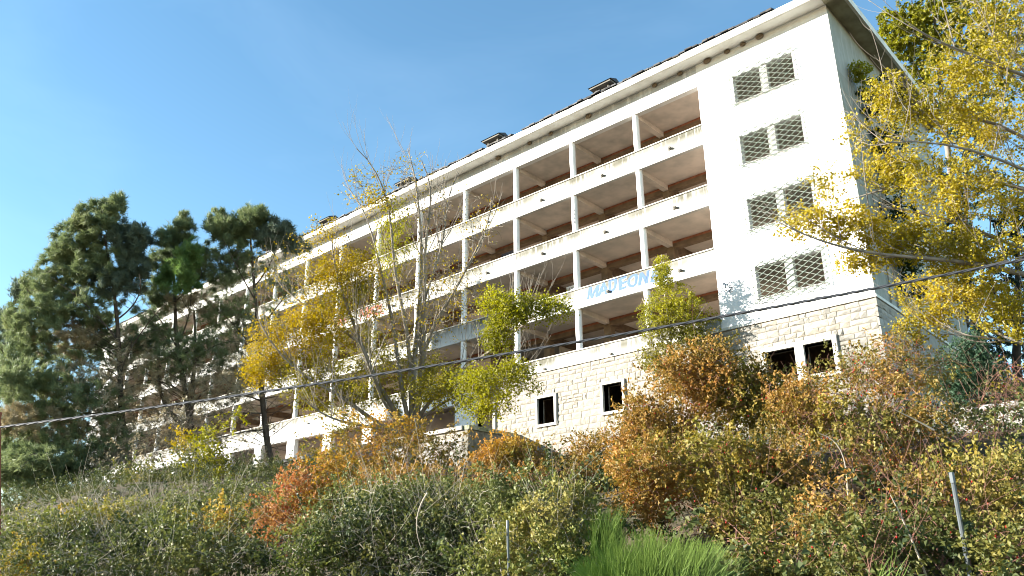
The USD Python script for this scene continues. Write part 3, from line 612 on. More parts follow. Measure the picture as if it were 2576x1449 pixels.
def sprigs(parent, mat, P, O, size, aspect, rng, n=15, length=0.22, twig=None, name='foliage', up=0.35):
    """leafy sprigs set along the twigs: three shapes, each placed many times"""
    p = numbered(parent, name); pi = UsdGeom.PointInstancer.Define(stage, p); paths = []
    for k in range(3):
        r = np.random.default_rng(100 + k); t = r.uniform(0.05, 1, n); ax = np.stack([t * length, 0.12 * length * np.sin(3 * t + k), 0.1 * length * np.cos(2 * t + k)], 1)
        v, f = leaves(ax + r.normal(scale=0.05 * length, size=ax.shape), size, r, aspect, up)
        g = usdkit.mesh(stage, f'{p}/sprig_{k:03d}', (v, f), M[mat]); paths.append(g.GetPath())
    pi.CreatePrototypesRel().SetTargets(paths); N_ = len(P)
    pi.CreateProtoIndicesAttr(Vt.IntArray.FromNumpy(rng.integers(0, 3, N_).astype(np.int32)))
    pi.CreatePositionsAttr(Vt.Vec3fArray.FromNumpy(P.astype(np.float32)))
    x = unit(O * 0.7 + rng.normal(size=O.shape) * 0.7 - [0, 0, 0.1]); y = unit(np.cross(np.array([0, 0, 1.0]) + rng.normal(size=x.shape) * 0.3, x)); z = np.cross(x, y)
    from scipy.spatial.transform import Rotation
    q = Rotation.from_matrix(np.stack([x, y, z], -1)).as_quat()
    pi.CreateOrientationsAttr(Vt.QuathArray([Gf.Quath(float(a[3]), float(a[0]), float(a[1]), float(a[2])) for a in q]))
    sc = rng.uniform(0.5, 1.5, N_); pi.CreateScalesAttr(Vt.Vec3fArray.FromNumpy(np.repeat(sc[:, None], 3, 1).astype(np.float32)))
    tag(pi.GetPrim(), kind='stuff'); return p

# pines at the left
def pine(label, d, trunk, limbs, blobs, seed, size=0.28, bark='bark_pine', r=0.21, tuft=1.0, name='pine_tree', fork=None):
    t = [at(x, y, d) for x, y in trunk]; t = [root(t[0] + (t[0] - t[1]) * 0.1)] + t
    lm = [(t, r, 0.05)] + ([px_limb(f, d, r * 0.75, 0.05, 0.6) for f in fork] if fork else [])
    for q, dd in limbs: lm.append(px_limb(q, d, 0.05, 0.012, dd))
    bl = [(blob(x, y, rx, ry, d + dz), int(nt), int(nl * tuft * 1.9), mt, kp * 0.6) for x, y, rx, ry, dz, nt, nl, mt, kp in blobs]
    rs = np.random.default_rng(seed + 500); lm = lm + shoots(lm[1:], 9, 0.5, 1.3, rs, 0.1, 0.8, 0.018, 0.2, 0.75) + shoots([lm[0]], 60, 1.4, 3.6, rs, -0.05, 1.1, 0.022, 0.2, 0.62)
    plant(name, label, 'tree', lm, bl, seed, bark, 'twig_pine', size=size, kind='needle', tw=(0.016, 0.006), jit=0.07, leafmesh='needles', lo=0.5)
N, NB, ND, NU = 'needle_pine', 'needle_bright', 'needle_dry', 'needle_blue'
pine('tallest pine at the left with broad rounded dark green crown', 44, [(325, 1185), (312, 1090), (302, 950), (296, 820), (280, 690), (262, 590)],
     [([(300, 930), (360, 830), (420, 760)], -2), ([(300, 900), (200, 850), (100, 840)], 2), ([(298, 860), (210, 760), (130, 700)], -2), ([(310, 1050), (200, 1040), (90, 1060)], -3), ([(310, 1110), (230, 1130), (150, 1170)], -1),
      ([(285, 720), (340, 660), (370, 600)], 1), ([(270, 640), (220, 590), (200, 550)], 1), ([(300, 800), (350, 740), (350, 690)], -2), ([(303, 980), (180, 960), (60, 960)], -2), ([(265, 600), (285, 540), (295, 505)], 0)],
     [(255, 555, 65, 55, 0, 90, 620, N, 0), (290, 515, 32, 30, 0, 40, 230, N, 0), (195, 600, 60, 55, 0, 80, 480, N, 0), (330, 600, 55, 50, 0, 80, 500, NU, 0), (240, 660, 95, 60, 0, 130, 950, N, 0), (150, 650, 50, 50, 0, 60, 330, N, 0),
      (115, 715, 65, 50, 0, 70, 420, N, 0.2), (300, 700, 75, 50, 0, 110, 650, NU, 0.1), (200, 760, 110, 60, 0, 120, 700, N, 0.2), (95, 800, 85, 65, -1, 110, 650, N, 0.2), (60, 880, 70, 70, -1, 90, 500, N, 0.2), (170, 850, 80, 60, 0, 90, 380, ND, 0.2),
      (240, 830, 60, 60, 1, 80, 260, N, 0.2), (110, 970, 110, 70, -1, 120, 600, N, 0.25), (240, 960, 110, 90, 0, 130, 170, ND, 0), (90, 1090, 120, 80, -2, 140, 800, N, 0.2), (210, 1080, 120, 90, -1, 150, 260, ND, 0), (360, 900, 70, 100, 0, 120, 90, ND, 0), (340, 660, 40, 60, 0, 50, 260, NU, 0), (60, 960, 110, 60, -3, 110, 560, N, 0), (130, 1180, 150, 70, -3, 170, 900, N, 0), (240, 1000, 120, 110, -1, 260, 200, ND, 0), (60, 1060, 90, 60, -3, 90, 420, ND, 0), (300, 1120, 120, 80, -1, 260, 160, ND, 0), (200, 900, 120, 50, 1, 150, 360, N, 0), (330, 1000, 90, 100, 1, 260, 220, ND, 0), (330, 860, 70, 60, 1, 130, 240, N, 0), (250, 1120, 110, 70, -2, 200, 420, N, 0), (60, 1180, 110, 70, -5, 150, 800, N, 0), (200, 1010, 120, 60, -2, 160, 420, N, 0.1)], 21)
pine('middle pine with a forked trunk and bright green lower tufts', 45, [(505, 1230), (492, 1130), (478, 1060), (462, 960), (448, 880), (440, 760), (432, 640)],
     [([(450, 860), (480, 760), (470, 660)], -1.5), ([(455, 900), (400, 800), (360, 760)], 1), ([(480, 1030), (540, 960), (610, 920)], 1), ([(465, 950), (540, 870), (600, 860)], -1), ([(440, 760), (500, 700), (540, 640)], 1), ([(470, 1000), (400, 960), (340, 960)], -1)],
     [(470, 650, 38, 60, -1.5, 60, 430, NB, 0), (470, 720, 34, 30, -1.5, 36, 210, NB, 0), (415, 700, 20, 40, -1, 28, 160, NB, 0), (440, 600, 50, 40, 0, 70, 380, N, 0), (465, 565, 28, 30, 0, 30, 150, N, 0), (420, 650, 50, 50, 1, 70, 420, N, 0.1), (500, 660, 50, 60, 1, 70, 380, N, 0.2), (480, 760, 70, 40, 0, 60, 110, ND, 0.1),
      (470, 860, 130, 120, 0, 260, 90, N, 0), (430, 960, 100, 90, 0, 150, 60, ND, 0), (560, 900, 90, 110, 0, 190, 60, N, 0), (380, 820, 60, 70, 0, 90, 260, N, 0.2), (520, 1000, 130, 110, 0, 500, 260, ND, 0), (420, 900, 90, 70, 1, 160, 220, N, 0), (500, 880, 110, 60, -1, 200, 240, N, 0), (470, 1080, 120, 60, 1, 220, 160, ND, 0), (400, 1060, 90, 80, 0, 240, 60, ND, 0), (560, 780, 70, 70, 1, 160, 130, N, 0), (400, 740, 50, 50, 1, 60, 300, N, 0)], 22,
     fork=[[(490, 1130), (432, 1040), (405, 990), (400, 930), (392, 880)], [(478, 1060), (486, 960), (490, 880), (488, 780)]])
pine('rightmost pine with flat spreading crown against the white building', 45, [(695, 1215), (680, 1150), (665, 1050), (656, 950), (650, 850), (640, 720), (630, 600)],
     [([(655, 900), (590, 820), (530, 760)], 1), ([(650, 830), (720, 740), (760, 680)], -1), ([(645, 760), (590, 660), (560, 600)], -1), ([(660, 1010), (590, 990), (520, 990)], 1), ([(670, 1080), (600, 1090), (530, 1110)], -2), ([(665, 1040), (590, 1040), (500, 1050)], -2), ([(640, 720), (690, 640), (700, 580)], 1)],
     [(635, 545, 50, 32, 0, 70, 430, N, 0), (580, 580, 60, 45, 0, 80, 460, N, 0), (690, 590, 55, 40, 0, 80, 460, NU, 0), (640, 590, 70, 36, 1, 80, 480, N, 0), (545, 560, 34, 34, 0, 40, 220, N, 0), (740, 615, 40, 28, 0, 40, 200, NU, 0.1), (600, 640, 60, 26, 0, 40, 120, N, 0.1),
      (640, 730, 120, 90, 0, 260, 40, N, 0), (620, 850, 100, 90, 0, 180, 30, ND, 0), (620, 1020, 110, 80, -1, 220, 20, ND, 0), (600, 1090, 110, 50, -1, 130, 0, None, 0), (720, 720, 60, 60, 0, 150, 60, N, 0), (560, 680, 60, 50, 0, 100, 240, N, 0), (640, 680, 110, 50, 1, 180, 130, N, 0), (580, 940, 120, 90, -1, 460, 200, ND, 0), (600, 800, 110, 70, 1, 200, 240, N, 0), (700, 860, 60, 80, 0, 120, 80, ND, 0), (620, 1100, 130, 60, -1, 320, 0, None, 0)], 23)
pine('bluish pine cut by the left edge of the view', 48, [(-20, 1250), (-15, 1100), (5, 950), (10, 830)],
     [([(0, 1000), (40, 920), (60, 900)], 0), ([(-5, 1050), (60, 1020), (90, 1010)], 0)],
     [(20, 800, 40, 40, 0, 50, 300, NU, 0), (40, 860, 50, 50, 0, 70, 420, NU, 0), (20, 960, 60, 60, 0, 70, 420, NU, 0), (10, 1080, 70, 60, 0, 70, 420, NU, 0), (60, 720, 30, 30, 0, 40, 220, NU, 0), (110, 1200, 140, 60, -4, 160, 900, N, 0.2), (40, 1160, 90, 50, -4, 90, 500, N, 0.2)], 24)

# multi-stemmed poplar in the middle
D = 28.5
base = at(1040, 1120, D); rb = root(base)
lm = [([rb, at(1030, 1190, D), at(1036, 1110, D), at(1040, 1050, D)], 0.34, 0.24)]
for pts, dd, r0, r1 in [([(1040, 1090), (1058, 960), (1064, 870), (1068, 710), (1072, 603), (1079, 549), (1061, 406)], 0, 0.17, 0.015), ([(1036, 1080), (1040, 960), (1046, 870), (1057, 745), (1057, 567), (1040, 430), (1025, 374)], 2, 0.16, 0.015),
                        ([(1045, 1050), (1066, 900), (1093, 817), (1136, 745), (1168, 685), (1218, 585), (1236, 496)], -2, 0.13, 0.012), ([(1036, 1070), (1030, 900), (1020, 817), (993, 674), (975, 513), (950, 442), (897, 374)], -1.5, 0.13, 0.012),
                        ([(1034, 1080), (1000, 900), (985, 799), (957, 674), (922, 549), (861, 460)], 2.5, 0.12, 0.012), ([(1062, 900), (1082, 710), (1114, 603), (1129, 496), (1154, 435)], 1, 0.09, 0.01),
                        ([(1036, 1085), (940, 940), (888, 810), (850, 700), (835, 600)], 1, 0.14, 0.02), ([(1034, 1090), (930, 1050), (860, 1000), (760, 940), (690, 870), (650, 800)], -1, 0.12, 0.015), ([(1034, 1100), (940, 1075), (860, 1060), (760, 1000)], -3, 0.09, 0.015),
                        ([(1048, 1060), (1160, 935), (1250, 870), (1320, 815), (1410, 765)], -4, 0.10, 0.01), ([(1048, 1070), (1150, 995), (1250, 960), (1330, 930)], -3, 0.08, 0.01), ([(900, 860), (800, 790), (720, 730), (680, 680)], 1, 0.06, 0.01), ([(1036, 1090), (960, 1000), (920, 900), (880, 830)], -3, 0.09, 0.012)]:
    lm.append(px_limb(pts, D, r0 * 0.75, r1, dd))
bl = []
for x, y, rx, ry, dz, nt, nl, mt, kp in [
    (850, 690, 75, 62, 1, 90, 1500, 'leaf_yellow', 0.2), (820, 590, 50, 45, 1, 50, 220, 'leaf_yellow', 0.1), (800, 830, 75, 75, 0, 100, 1900, 'leaf_yellow', 0.25), (700, 840, 70, 60, 0, 80, 700, 'leaf_yellow', 0.25), (655, 920, 40, 60, 0, 60, 900, 'leaf_yellow', 0.25),
    (750, 930, 90, 45, 0, 70, 700, 'leaf_olive', 0.2), (880, 760, 75, 70, 1, 90, 1100, 'leaf_olive', 0.3), (900, 900, 90, 80, 2, 90, 1100, 'leaf_olive', 0.3), (880, 990, 150, 60, 0, 110, 1600, 'leaf_olive', 0.25), (985, 600, 42, 90, 0, 80, 700, 'leaf_lime', 0.3), (950, 500, 40, 40, -1, 40, 200, 'leaf_yellow', 0.1), (930, 690, 60, 60, 2, 60, 420, 'leaf_yellow', 0.2),
    (1120, 980, 90, 55, -1, 80, 1300, 'leaf_olive', 0.2), (1080, 960, 100, 60, 2, 80, 900, 'leaf_olive', 0.2), (1240, 965, 95, 42, -3, 90, 1300, 'leaf_lime', 0.2), (1300, 935, 40, 30, -3, 30, 300, 'leaf_lime', 0.2), (1270, 780, 55, 52, -4, 80, 1300, 'leaf_lime', 0.2), (1370, 775, 60, 34, -4, 70, 700, 'leaf_lime', 0.2), (1250, 850, 40, 40, -4, 50, 560, 'leaf_lime', 0.2), (1220, 1030, 60, 30, -3, 40, 400, 'leaf_lime', 0.2),
    (1050, 760, 160, 180, 0, 900, 620, 'leaf_yellow', 0), (1060, 520, 130, 120, 0, 460, 100, 'leaf_yellow', 0), (1210, 560, 70, 90, -2, 150, 60, 'leaf_yellow', 0), (910, 470, 60, 70, 0, 100, 110, 'leaf_yellow', 0), (1150, 720, 90, 110, -1, 360, 170, 'leaf_yellow', 0), (1020, 420, 70, 50, 0, 80, 40, 'leaf_yellow', 0), (1000, 880, 140, 120, 0, 300, 420, 'leaf_olive', 0), (740, 700, 90, 100, 0, 120, 240, 'leaf_yellow', 0.1)]:
    bl.append((blob(x, y, rx * (1.3 if kp else 1), ry * (1.22 if kp else 1), D + dz), nt * (2 if kp else 1), int(nl * (3.2 if kp >= 0.15 else 2.4)), mt, kp * 0.5))
rs = np.random.default_rng(311); s1 = shoots(lm[1:], 14, 1.0, 2.4, rs, 1.0, 0.45, 0.02); lm = lm + s1 + shoots(s1, 3, 0.5, 1.3, rs, 0.9, 0.5, 0.014, 0.4)
plant('poplar_tree', 'half bare many-stemmed poplar with yellow leaves in front of the galleries', 'tree', lm, bl, 31, 'bark_grey', 'twig_grey', size=0.075, aspect=0.85, tw=(0.015, 0.007), jit=0.11, rise=0.3)
# slim young poplar close to the facade
d = 34.2; tr = [at(1692, 960, d), at(1688, 860, d), at(1672, 740, d), at(1664, 640, d)]
lm = [([root(tr[0])] + tr, 0.09, 0.012)] + [px_limb(q, d, 0.04, 0.008, dd) for q, dd in [([(1690, 900), (1740, 820), (1780, 760)], -0.6), ([(1688, 870), (1640, 800), (1615, 750)], 0.6), ([(1690, 930), (1650, 900), (1620, 880)], -0.8), ([(1690, 910), (1760, 870), (1800, 850)], 0.7)]]
plant('young_poplar_tree', 'slim young lime yellow poplar standing close to the right end of the galleries', 'tree', lm, [(blob(x, y, rx, ry, d + dz), nt * 4, int(nl * 2.6), mt, 0) for x, y, rx, ry, dz, nt, nl, mt, kp in [(1665, 690, 30, 52, 0, 50, 850, 'leaf_lime', 0.1), (1690, 770, 80, 70, 0, 120, 1900, 'leaf_lime', 0.2), (1700, 840, 90, 60, 0, 140, 1800, 'leaf_olive', 0.2), (1650, 900, 55, 45, 0, 80, 900, 'leaf_olive', 0.2), (1760, 830, 60, 70, 0, 70, 700, 'leaf_lime', 0.1), (1640, 800, 45, 60, 0, 60, 600, 'leaf_lime', 0.1), (1720, 950, 90, 50, 0, 90, 700, 'leaf_olive', 0.2)]], 32, 'bark_pale', 'twig_grey', size=0.075, aspect=0.85, tw=(0.01, 0.004))
# big golden poplar at the right, trunk outside the view
d = 15.0; tb = np.array([10.6, -14.6, 0.0]); tb = root(tb)
lm = [([tb, tb + [0.1, 0, 3.0], tb + [-0.1, 0.2, 6.5], tb + [-0.2, 0.1, 10], tb + [0, 0, 14]], 0.3, 0.06)]
for pts, dd, r0, r1 in [([(2900, 800), (2576, 690), (2390, 655), (2186, 635), (2050, 600), (1960, 560)], -1, 0.075, 0.008), ([(2900, 700), (2521, 462), (2336, 455), (2193, 485), (2080, 520)], 1.5, 0.06, 0.008), ([(2900, 760), (2600, 640), (2400, 560), (2200, 520), (2000, 560)], 1, 0.06, 0.007),
                        ([(2900, 600), (2600, 360), (2420, 290), (2250, 280), (2150, 250)], 1, 0.06, 0.007), ([(2900, 400), (2600, 200), (2400, 120), (2280, 60)], -1, 0.06, 0.007), ([(2900, 500), (2640, 240), (2500, 90), (2430, -40)], 0.5, 0.06, 0.01), ([(2900, 250), (2650, 60), (2520, -60)], 0, 0.05, 0.01),
                        ([(2900, 640), (2560, 420), (2350, 360), (2170, 370)], -1.5, 0.05, 0.007), ([(2900, 850), (2600, 800), (2450, 760), (2300, 770)], 1.5, 0.05, 0.007), ([(2900, 900), (2600, 870), (2480, 850), (2360, 840)], 0, 0.04, 0.007)]:
    lm.append(px_limb(pts, d, r0, r1, dd))
bl = []
for x, y, rx, ry, dz, nt, nl, kp in [(2430, 170, 130, 110, 0, 150, 1300, 0.15), (2330, 290, 150, 90, 0, 150, 1500, 0.2), (2500, 330, 120, 110, 1, 130, 1300, 0.15), (2230, 240, 60, 80, 0, 70, 420, 0.1), (2240, 420, 120, 70, 1, 110, 1150, 0.2), (2400, 470, 150, 90, 0, 150, 1600, 0.2), (2130, 560, 110, 55, 0, 110, 1150, 0.2), (2010, 560, 70, 55, 0, 60, 420, 0.1),
                                     (2290, 600, 130, 70, 0, 140, 1700, 0.2), (2450, 640, 140, 80, 0, 150, 1900, 0.2), (2380, 740, 140, 70, 1, 120, 1500, 0.25), (2520, 780, 90, 90, 0, 100, 1200, 0.2), (2330, 820, 90, 45, 1, 60, 600, 0.3), (2480, 40, 130, 90, 0, 120, 700, 0.1), (2140, 330, 40, 70, 0, 40, 110, 0), (2080, 460, 70, 60, 0.5, 60, 260, 0.1), (2170, 660, 90, 40, 0, 70, 500, 0.2), (2560, 500, 90, 110, 1, 80, 900, 0.2), (2540, 150, 70, 130, 1, 90, 500, 0)]:
    bl.append((blob(x, y, rx, ry, d + dz), int(nt * 1.8), int(nl * 2.4), 'leaf_gold', kp))
rs = np.random.default_rng(331); s1 = shoots(lm[1:], 14, 0.7, 1.9, rs, 0.7, 0.6, 0.011); lm = lm + s1 + shoots(s1, 3, 0.3, 0.9, rs, 0.6, 0.6, 0.006, 0.4)
plant('golden_poplar_tree', 'big golden poplar reaching in from the right edge with pale twigs', 'tree', lm, bl, 33, 'bark_grey', 'twig_pale', size=0.053, aspect=0.9, tw=(0.007, 0.0028), jit=0.05, rise=0.1)
# tall poplar behind the end wall
d = 52.0; tb = at(2420, 600, d); lm = [([root(tb), at(2400, 500, d), at(2370, 250, d), at(2350, 40, d), at(2345, -60, d)], 0.35, 0.05)] + [px_limb(q, d, 0.1, 0.02, dd) for q, dd in [([(2380, 300), (2300, 160), (2260, 90)], 1), ([(2375, 260), (2440, 130), (2480, 40)], -1), ([(2365, 160), (2310, 60), (2290, -20)], 0)]]
plant('tall_poplar_tree', 'tall yellow green poplar behind the right end of the house at the top corner', 'tree', lm, [(blob(x, y, rx, ry, d), nt, nl, 'leaf_lime', kp) for x, y, rx, ry, nt, nl, kp in [(q[0], q[1], q[2] * 1.15, q[3] * 1.15, q[4] * 2, int(q[5] * 5), 0) for q in [(2310, 50, 90, 80, 90, 1500, 0.15), (2260, 70, 45, 60, 50, 600, 0.1), (2250, 120, 40, 30, 30, 260, 0.1), (2400, 40, 100, 100, 100, 1600, 0.1), (2330, 150, 90, 70, 80, 1100, 0.15), (2480, 100, 100, 120, 80, 1100, 0.1), (2300, 220, 50, 50, 40, 420, 0.1), (2530, 200, 90, 110, 50, 700, 0), (2560, 60, 70, 90, 50, 600, 0), (2440, 280, 110, 80, 50, 700, 0)]]], 34, 'bark_grey', 'twig_grey', size=0.16, aspect=0.85, tw=(0.02, 0.008))
# evergreens behind, shade put into their dark green
for k, (lab, d, x, top, bot, bls) in enumerate([
    ('dark evergreen tree right beside the shaded end wall', 46.0, 2290, 250, 900, [(2270, 400, 70, 80), (2290, 300, 50, 60), (2320, 520, 110, 110), (2290, 660, 80, 120), (2300, 820, 90, 110)]),
    ('dark evergreen tree behind the golden poplar', 50.0, 2430, 190, 950, [(2430, 300, 80, 100), (2430, 450, 90, 90), (2440, 620, 110, 120), (2420, 800, 120, 120)]),
    ('dark evergreen tree at the right edge behind the golden poplar', 44.0, 2560, 420, 950, [(2570, 560, 60, 100), (2560, 720, 80, 120), (2540, 880, 120, 100)])]):
    t = [at(x, y, d) for y in np.linspace(bot, top, 5)]
    lm = [([root(t[0])] + t, 0.25, 0.03)] + [px_limb([(x, y), (x + s * 50, y - 10), (x + s * 90, y + 5)], d, 0.05, 0.015, dd) for y in range(int(top) + 90, int(bot), 90) for s, dd in ((1, -1), (-1, 1))]
    plant('evergreen_tree', lab, 'tree', lm, [(blob(a, b, c, e, d), 110, 4500, 'conifer_shaded', 0.1) for a, b, c, e in bls], 40 + k, 'bark_pine', 'twig_pine', size=0.17, aspect=0.5, tw=(0.015, 0.006))
# climber on the end wall
lm = [([np.array([0.05, 1.6, -9.8]), np.array([0.1, 1.5, -6]), np.array([0.08, 1.2, -3]), np.array([0.1, 1.3, 0.5])], 0.03, 0.01), ([np.array([0.05, 2.4, -9.8]), np.array([0.1, 2.6, -6]), np.array([0.08, 2.9, -2]), np.array([0.1, 2.6, 0.6])], 0.03, 0.01)]
plant('ivy_climber', 'dark ivy climbing the shaded end wall of the house', 'climbing plant', lm, [((np.array([0.45, y, z]), np.array([r, r, h])), nt, nl, mt, 0.1) for y, z, r, h, nt, nl, mt in [(1.6, 0.4, 0.5, 0.9, 60, 900, 'leaf_lime'), (2.6, -0.6, 0.9, 1.0, 80, 1800, 'leaf_ivy'), (3.0, -2.5, 1.0, 1.4, 80, 2400, 'leaf_ivy'), (3.0, -5, 1.0, 1.6, 80, 2400, 'leaf_ivy'), (3.2, -8, 1.0, 1.8, 80, 2400, 'leaf_ivy'), (4.5, 0.5, 1.0, 1.4, 60, 1600, 'leaf_ivy')]], 46, 'bark_grey', 'twig_grey', size=0.11)

# shrubs of the bank
def shrub(name, label, d, px0, px1, bls, seed, leafm, twig='twig_red', size=0.04, cane=26, dens=1.0, tdens=1.0, sag=0.06, hips=0, group=None, cat='shrub', aspect=0.75, tw=(0.0075, 0.003), deep=None, flat=None, tall=1.0):
    rng = np.random.default_rng(seed); limbs = []
    B_ = [blob(x, y, rx, ry, d + dz, deep) for x, y, rx, ry, dz, *_ in bls]
    w = np.array([b[1][0] * b[1][2] for b in B_]); w /= w.sum()
    for k in range(cane):
        c, r = B_[rng.choice(len(B_), p=w)]
        tip = in_blob((c, r * 0.85), 1, rng)[0]
        bp = at(rng.uniform(px0, px1), 1449, d + rng.normal() * 0.6); bp = root(bp, 0.1)
        L = np.linalg.norm(tip - bp); mid = bp * 0.45 + tip * 0.55 + [0, 0, 0.1 * L]; mid[:2] += rng.normal(size=2) * 0.07 * L
        limbs.append(([bp, mid, tip, tip + unit(tip - mid) * 0.12 * L * np.array([1, 1, 0]) - [0, 0, 0.08 * L]], 0.005 + 0.0025 * L * rng.random(), 0.002))
    bl = []
    for (b, (x, y, rx, ry, dz, *mm)) in zip(B_, bls):
        area = 4 * b[1][0] * b[1][2]; nl = int(dens * 5.2 * area / (size * size * aspect * 0.5) / 15)
        bl.append((b, int(tdens * max(40, nl / 3.5)), nl, mm[0] if mm else leafm, mm[1] if len(mm) > 1 else 0.18))
    limbs = limbs + shoots(limbs, 4, 0.25, tall, rng, 0.55, 0.7, 0.0055, 0.4)
    P = plant(name, label, cat, limbs, bl, seed, twig, twig, group, size=size, aspect=aspect, tw=tw, trunk='canes', leafmesh='foliage', jit=0.05, sag=sag, lo=0.1, sprig=15)
    if hips:
        pts = []
        for b in B_:
            p = in_blob(b, int(hips * b[1][0] * b[1][2] * 4) + 3, rng, 0.4); pts.append(p)
        pts = np.vstack(pts); s = trimesh.creation.icosahedron(); v = s.vertices * [1, 1, 1.35] * 0.0095
        obj('hips', ((pts[:, None] + v[None]).reshape(-1, 3), (s.faces[None] + (np.arange(len(pts)) * 12)[:, None, None]).reshape(-1, 3)), 'hip_red', P, kind='stuff')
    return P
BD, BM, BR = 'leaf_bramble_dark', 'leaf_bramble_mixed', 'leaf_bramble'
RO_, RG, RR = 'leaf_rose_orange', 'leaf_rose_green', 'leaf_rose'
shrub('rose_shrub', 'tall russet orange wild rose shrub in front of the stone plinth', 13.0, 1600, 1900, [(1760, 980, 100, 90, 0, RO_), (1670, 1080, 100, 70, 0, RO_), (1850, 1000, 110, 90, 0, RR), (1790, 900, 60, 55, 0, RO_, 0.05), (1700, 930, 60, 50, 0, RO_, 0.05), (1890, 950, 70, 50, 0.3, RO_, 0.1), (1960, 1020, 110, 80, 0.3, RR), (1720, 1150, 170, 70, -0.4, RR), (1590, 1110, 80, 70, 0, RO_, 0.1), (1620, 1040, 60, 60, 0, RO_, 0.1)], 51, RO_, hips=26, cane=44, dens=0.6, tdens=2.2)
shrub('rose_shrub', 'yellow green wild rose shrub behind the broom with red hips', 10.5, 1600, 2050, [(1640, 1180, 110, 70, 0, RO_), (1800, 1180, 140, 80, 0, RR), (1960, 1180, 120, 90, 0, RO_), (2010, 1020, 100, 80, 1.2, RO_, 0.1), (1880, 1290, 150, 80, -0.5, RG), (1620, 1260, 90, 70, 0, RO_), (2000, 1350, 140, 100, -1, RG), (1930, 1430, 160, 60, -2.2, RG), (2090, 1420, 110, 60, -2.4, RG)], 52, RR, hips=30, cane=40, dens=0.7, tdens=1.6)
shrub('rose_shrub', 'wide wild rose shrub with dense red brown twigs in the right middle', 11.0, 2050, 2400, [(2080, 1050, 110, 80, 0.4, RR), (2220, 950, 110, 70, 1, RO_, 0.1), (2180, 1100, 120, 90, 0, RG), (2290, 1050, 100, 80, 0, RO_, 0.1), (2250, 1200, 140, 80, -0.4, RO_), (2370, 1150, 80, 60, 0, RG, 0.1)], 53, RG, hips=30, cane=70, dens=0.3, tdens=5)
shrub('rose_shrub', 'nearest wild rose shrub in the bottom right corner with large yellow leaves', 7.5, 2100, 2500, [(2200, 1380, 140, 90, 0, RG), (2380, 1340, 140, 100, 0.4, RG), (2100, 1300, 110, 80, 0.8, RO_), (2500, 1400, 110, 90, 0, RG), (2520, 1250, 80, 100, 0.6, RG), (2400, 1220, 100, 70, 1.2, RR), (2540, 1180, 60, 70, 1.4, RG), (2300, 1250, 90, 60, 1.0, RO_), (2540, 1400, 90, 80, -0.6, RG)], 54, RG, hips=22, cane=50, dens=0.62, tdens=2.4, size=0.038)
shrub('rose_shrub', 'thin wild rose arching over the rough wall at the right edge', 12.0, 2450, 2650, [(2480, 1060, 90, 90, 0, RG, 0), (2540, 980, 60, 90, 0, RR, 0), (2530, 1130, 70, 70, 0, RG, 0)], 55, RG, hips=8, cane=26, dens=0.06, tdens=9.0)
shrub('rose_shrub', 'wild rose shrub with red hips rising above the wall beside the plinth corner', 16.0, 2080, 2260, [(2150, 930, 90, 60, 0, RG, 0.05), (2260, 880, 80, 50, 0, RO_, 0.05), (2040, 960, 70, 50, 0, RG, 0.05), (2350, 930, 70, 60, 0, RG, 0.1)], 56, RG, hips=16, cane=26, dens=0.22, tdens=4, size=0.042)
shrub('red_leaved_shrub', 'flame red shrub left of the middle above the green brambles', 17.0, 680, 800, [(760, 1210, 65, 50, 0, 'leaf_red'), (690, 1290, 70, 50, 0, 'leaf_red'), (720, 1330, 80, 50, -0.5, 'leaf_red'), (800, 1260, 70, 50, 0, 'leaf_orange'), (830, 1180, 60, 40, 0, 'leaf_orange', 0.1), (640, 1320, 50, 40, 0, 'leaf_red', 0.1), (880, 1240, 80, 50, 0.3, RO_, 0.1), (740, 1270, 90, 60, 0.4, BM, 0.1)], 57, 'leaf_red', size=0.05, dens=0.34, tdens=2.5, twig='twig_red')
shrub('orange_vine_shrub', 'loose orange leaved shrub around the foot of the many-stemmed poplar', 21.0, 900, 1080, [(960, 1080, 90, 50, 0, 'leaf_orange', 0.1), (1040, 1110, 90, 60, 0, 'leaf_orange', 0.1), (870, 1080, 50, 50, 0, 'leaf_orange', 0.1), (900, 1180, 100, 60, 0, 'leaf_orange', 0.1), (1060, 1200, 100, 60, 0, 'leaf_rose_orange', 0.1), (820, 1120, 60, 40, 0, 'leaf_orange', 0.1), (1130, 1130, 70, 60, 0, RO_, 0.1), (980, 1150, 140, 60, -1, RO_, 0.1), (1080, 1240, 120, 45, -4, RO_, 0.1), (900, 1230, 100, 40, -4, 'leaf_orange', 0.15)], 58, 'leaf_orange', size=0.06, dens=0.2, tdens=4.0, twig='twig_red')
shrub('russet_shrub', 'russet shrub with reddish twigs growing before the dark stair wall', 18.0, 1230, 1450, [(1250, 1180, 100, 60, 0, RO_, 0.1), (1350, 1180, 90, 60, 0, RO_, 0.1), (1440, 1200, 70, 50, 0, RO_, 0.1), (1290, 1130, 70, 40, 0, 'leaf_orange', 0.1), (1500, 1150, 70, 60, 0.5, RO_, 0.1)], 59, RO_, size=0.045, dens=0.6, tdens=1.5)
BD, BM, BR = 'leaf_bramble_dark', 'leaf_bramble_mixed', 'leaf_bramble'
shrub('bramble_bush', 'dark green bramble thicket in the bottom middle', 12.0, 750, 1250, [(980, 1330, 180, 80, 0, BD), (1150, 1300, 150, 80, 0, BD), (1050, 1290, 90, 50, 0.3, BM), (850, 1370, 150, 90, 0, BR), (760, 1390, 90, 60, -0.4, BM), (1080, 1410, 200, 70, -0.6, BD), (1000, 1250, 160, 50, 0.6, BR), (1200, 1400, 120, 80, -0.4, BD)], 60, BD, size=0.045, twig='twig_pale', cane=70, dens=0.42, tdens=2.6, tall=1.6)
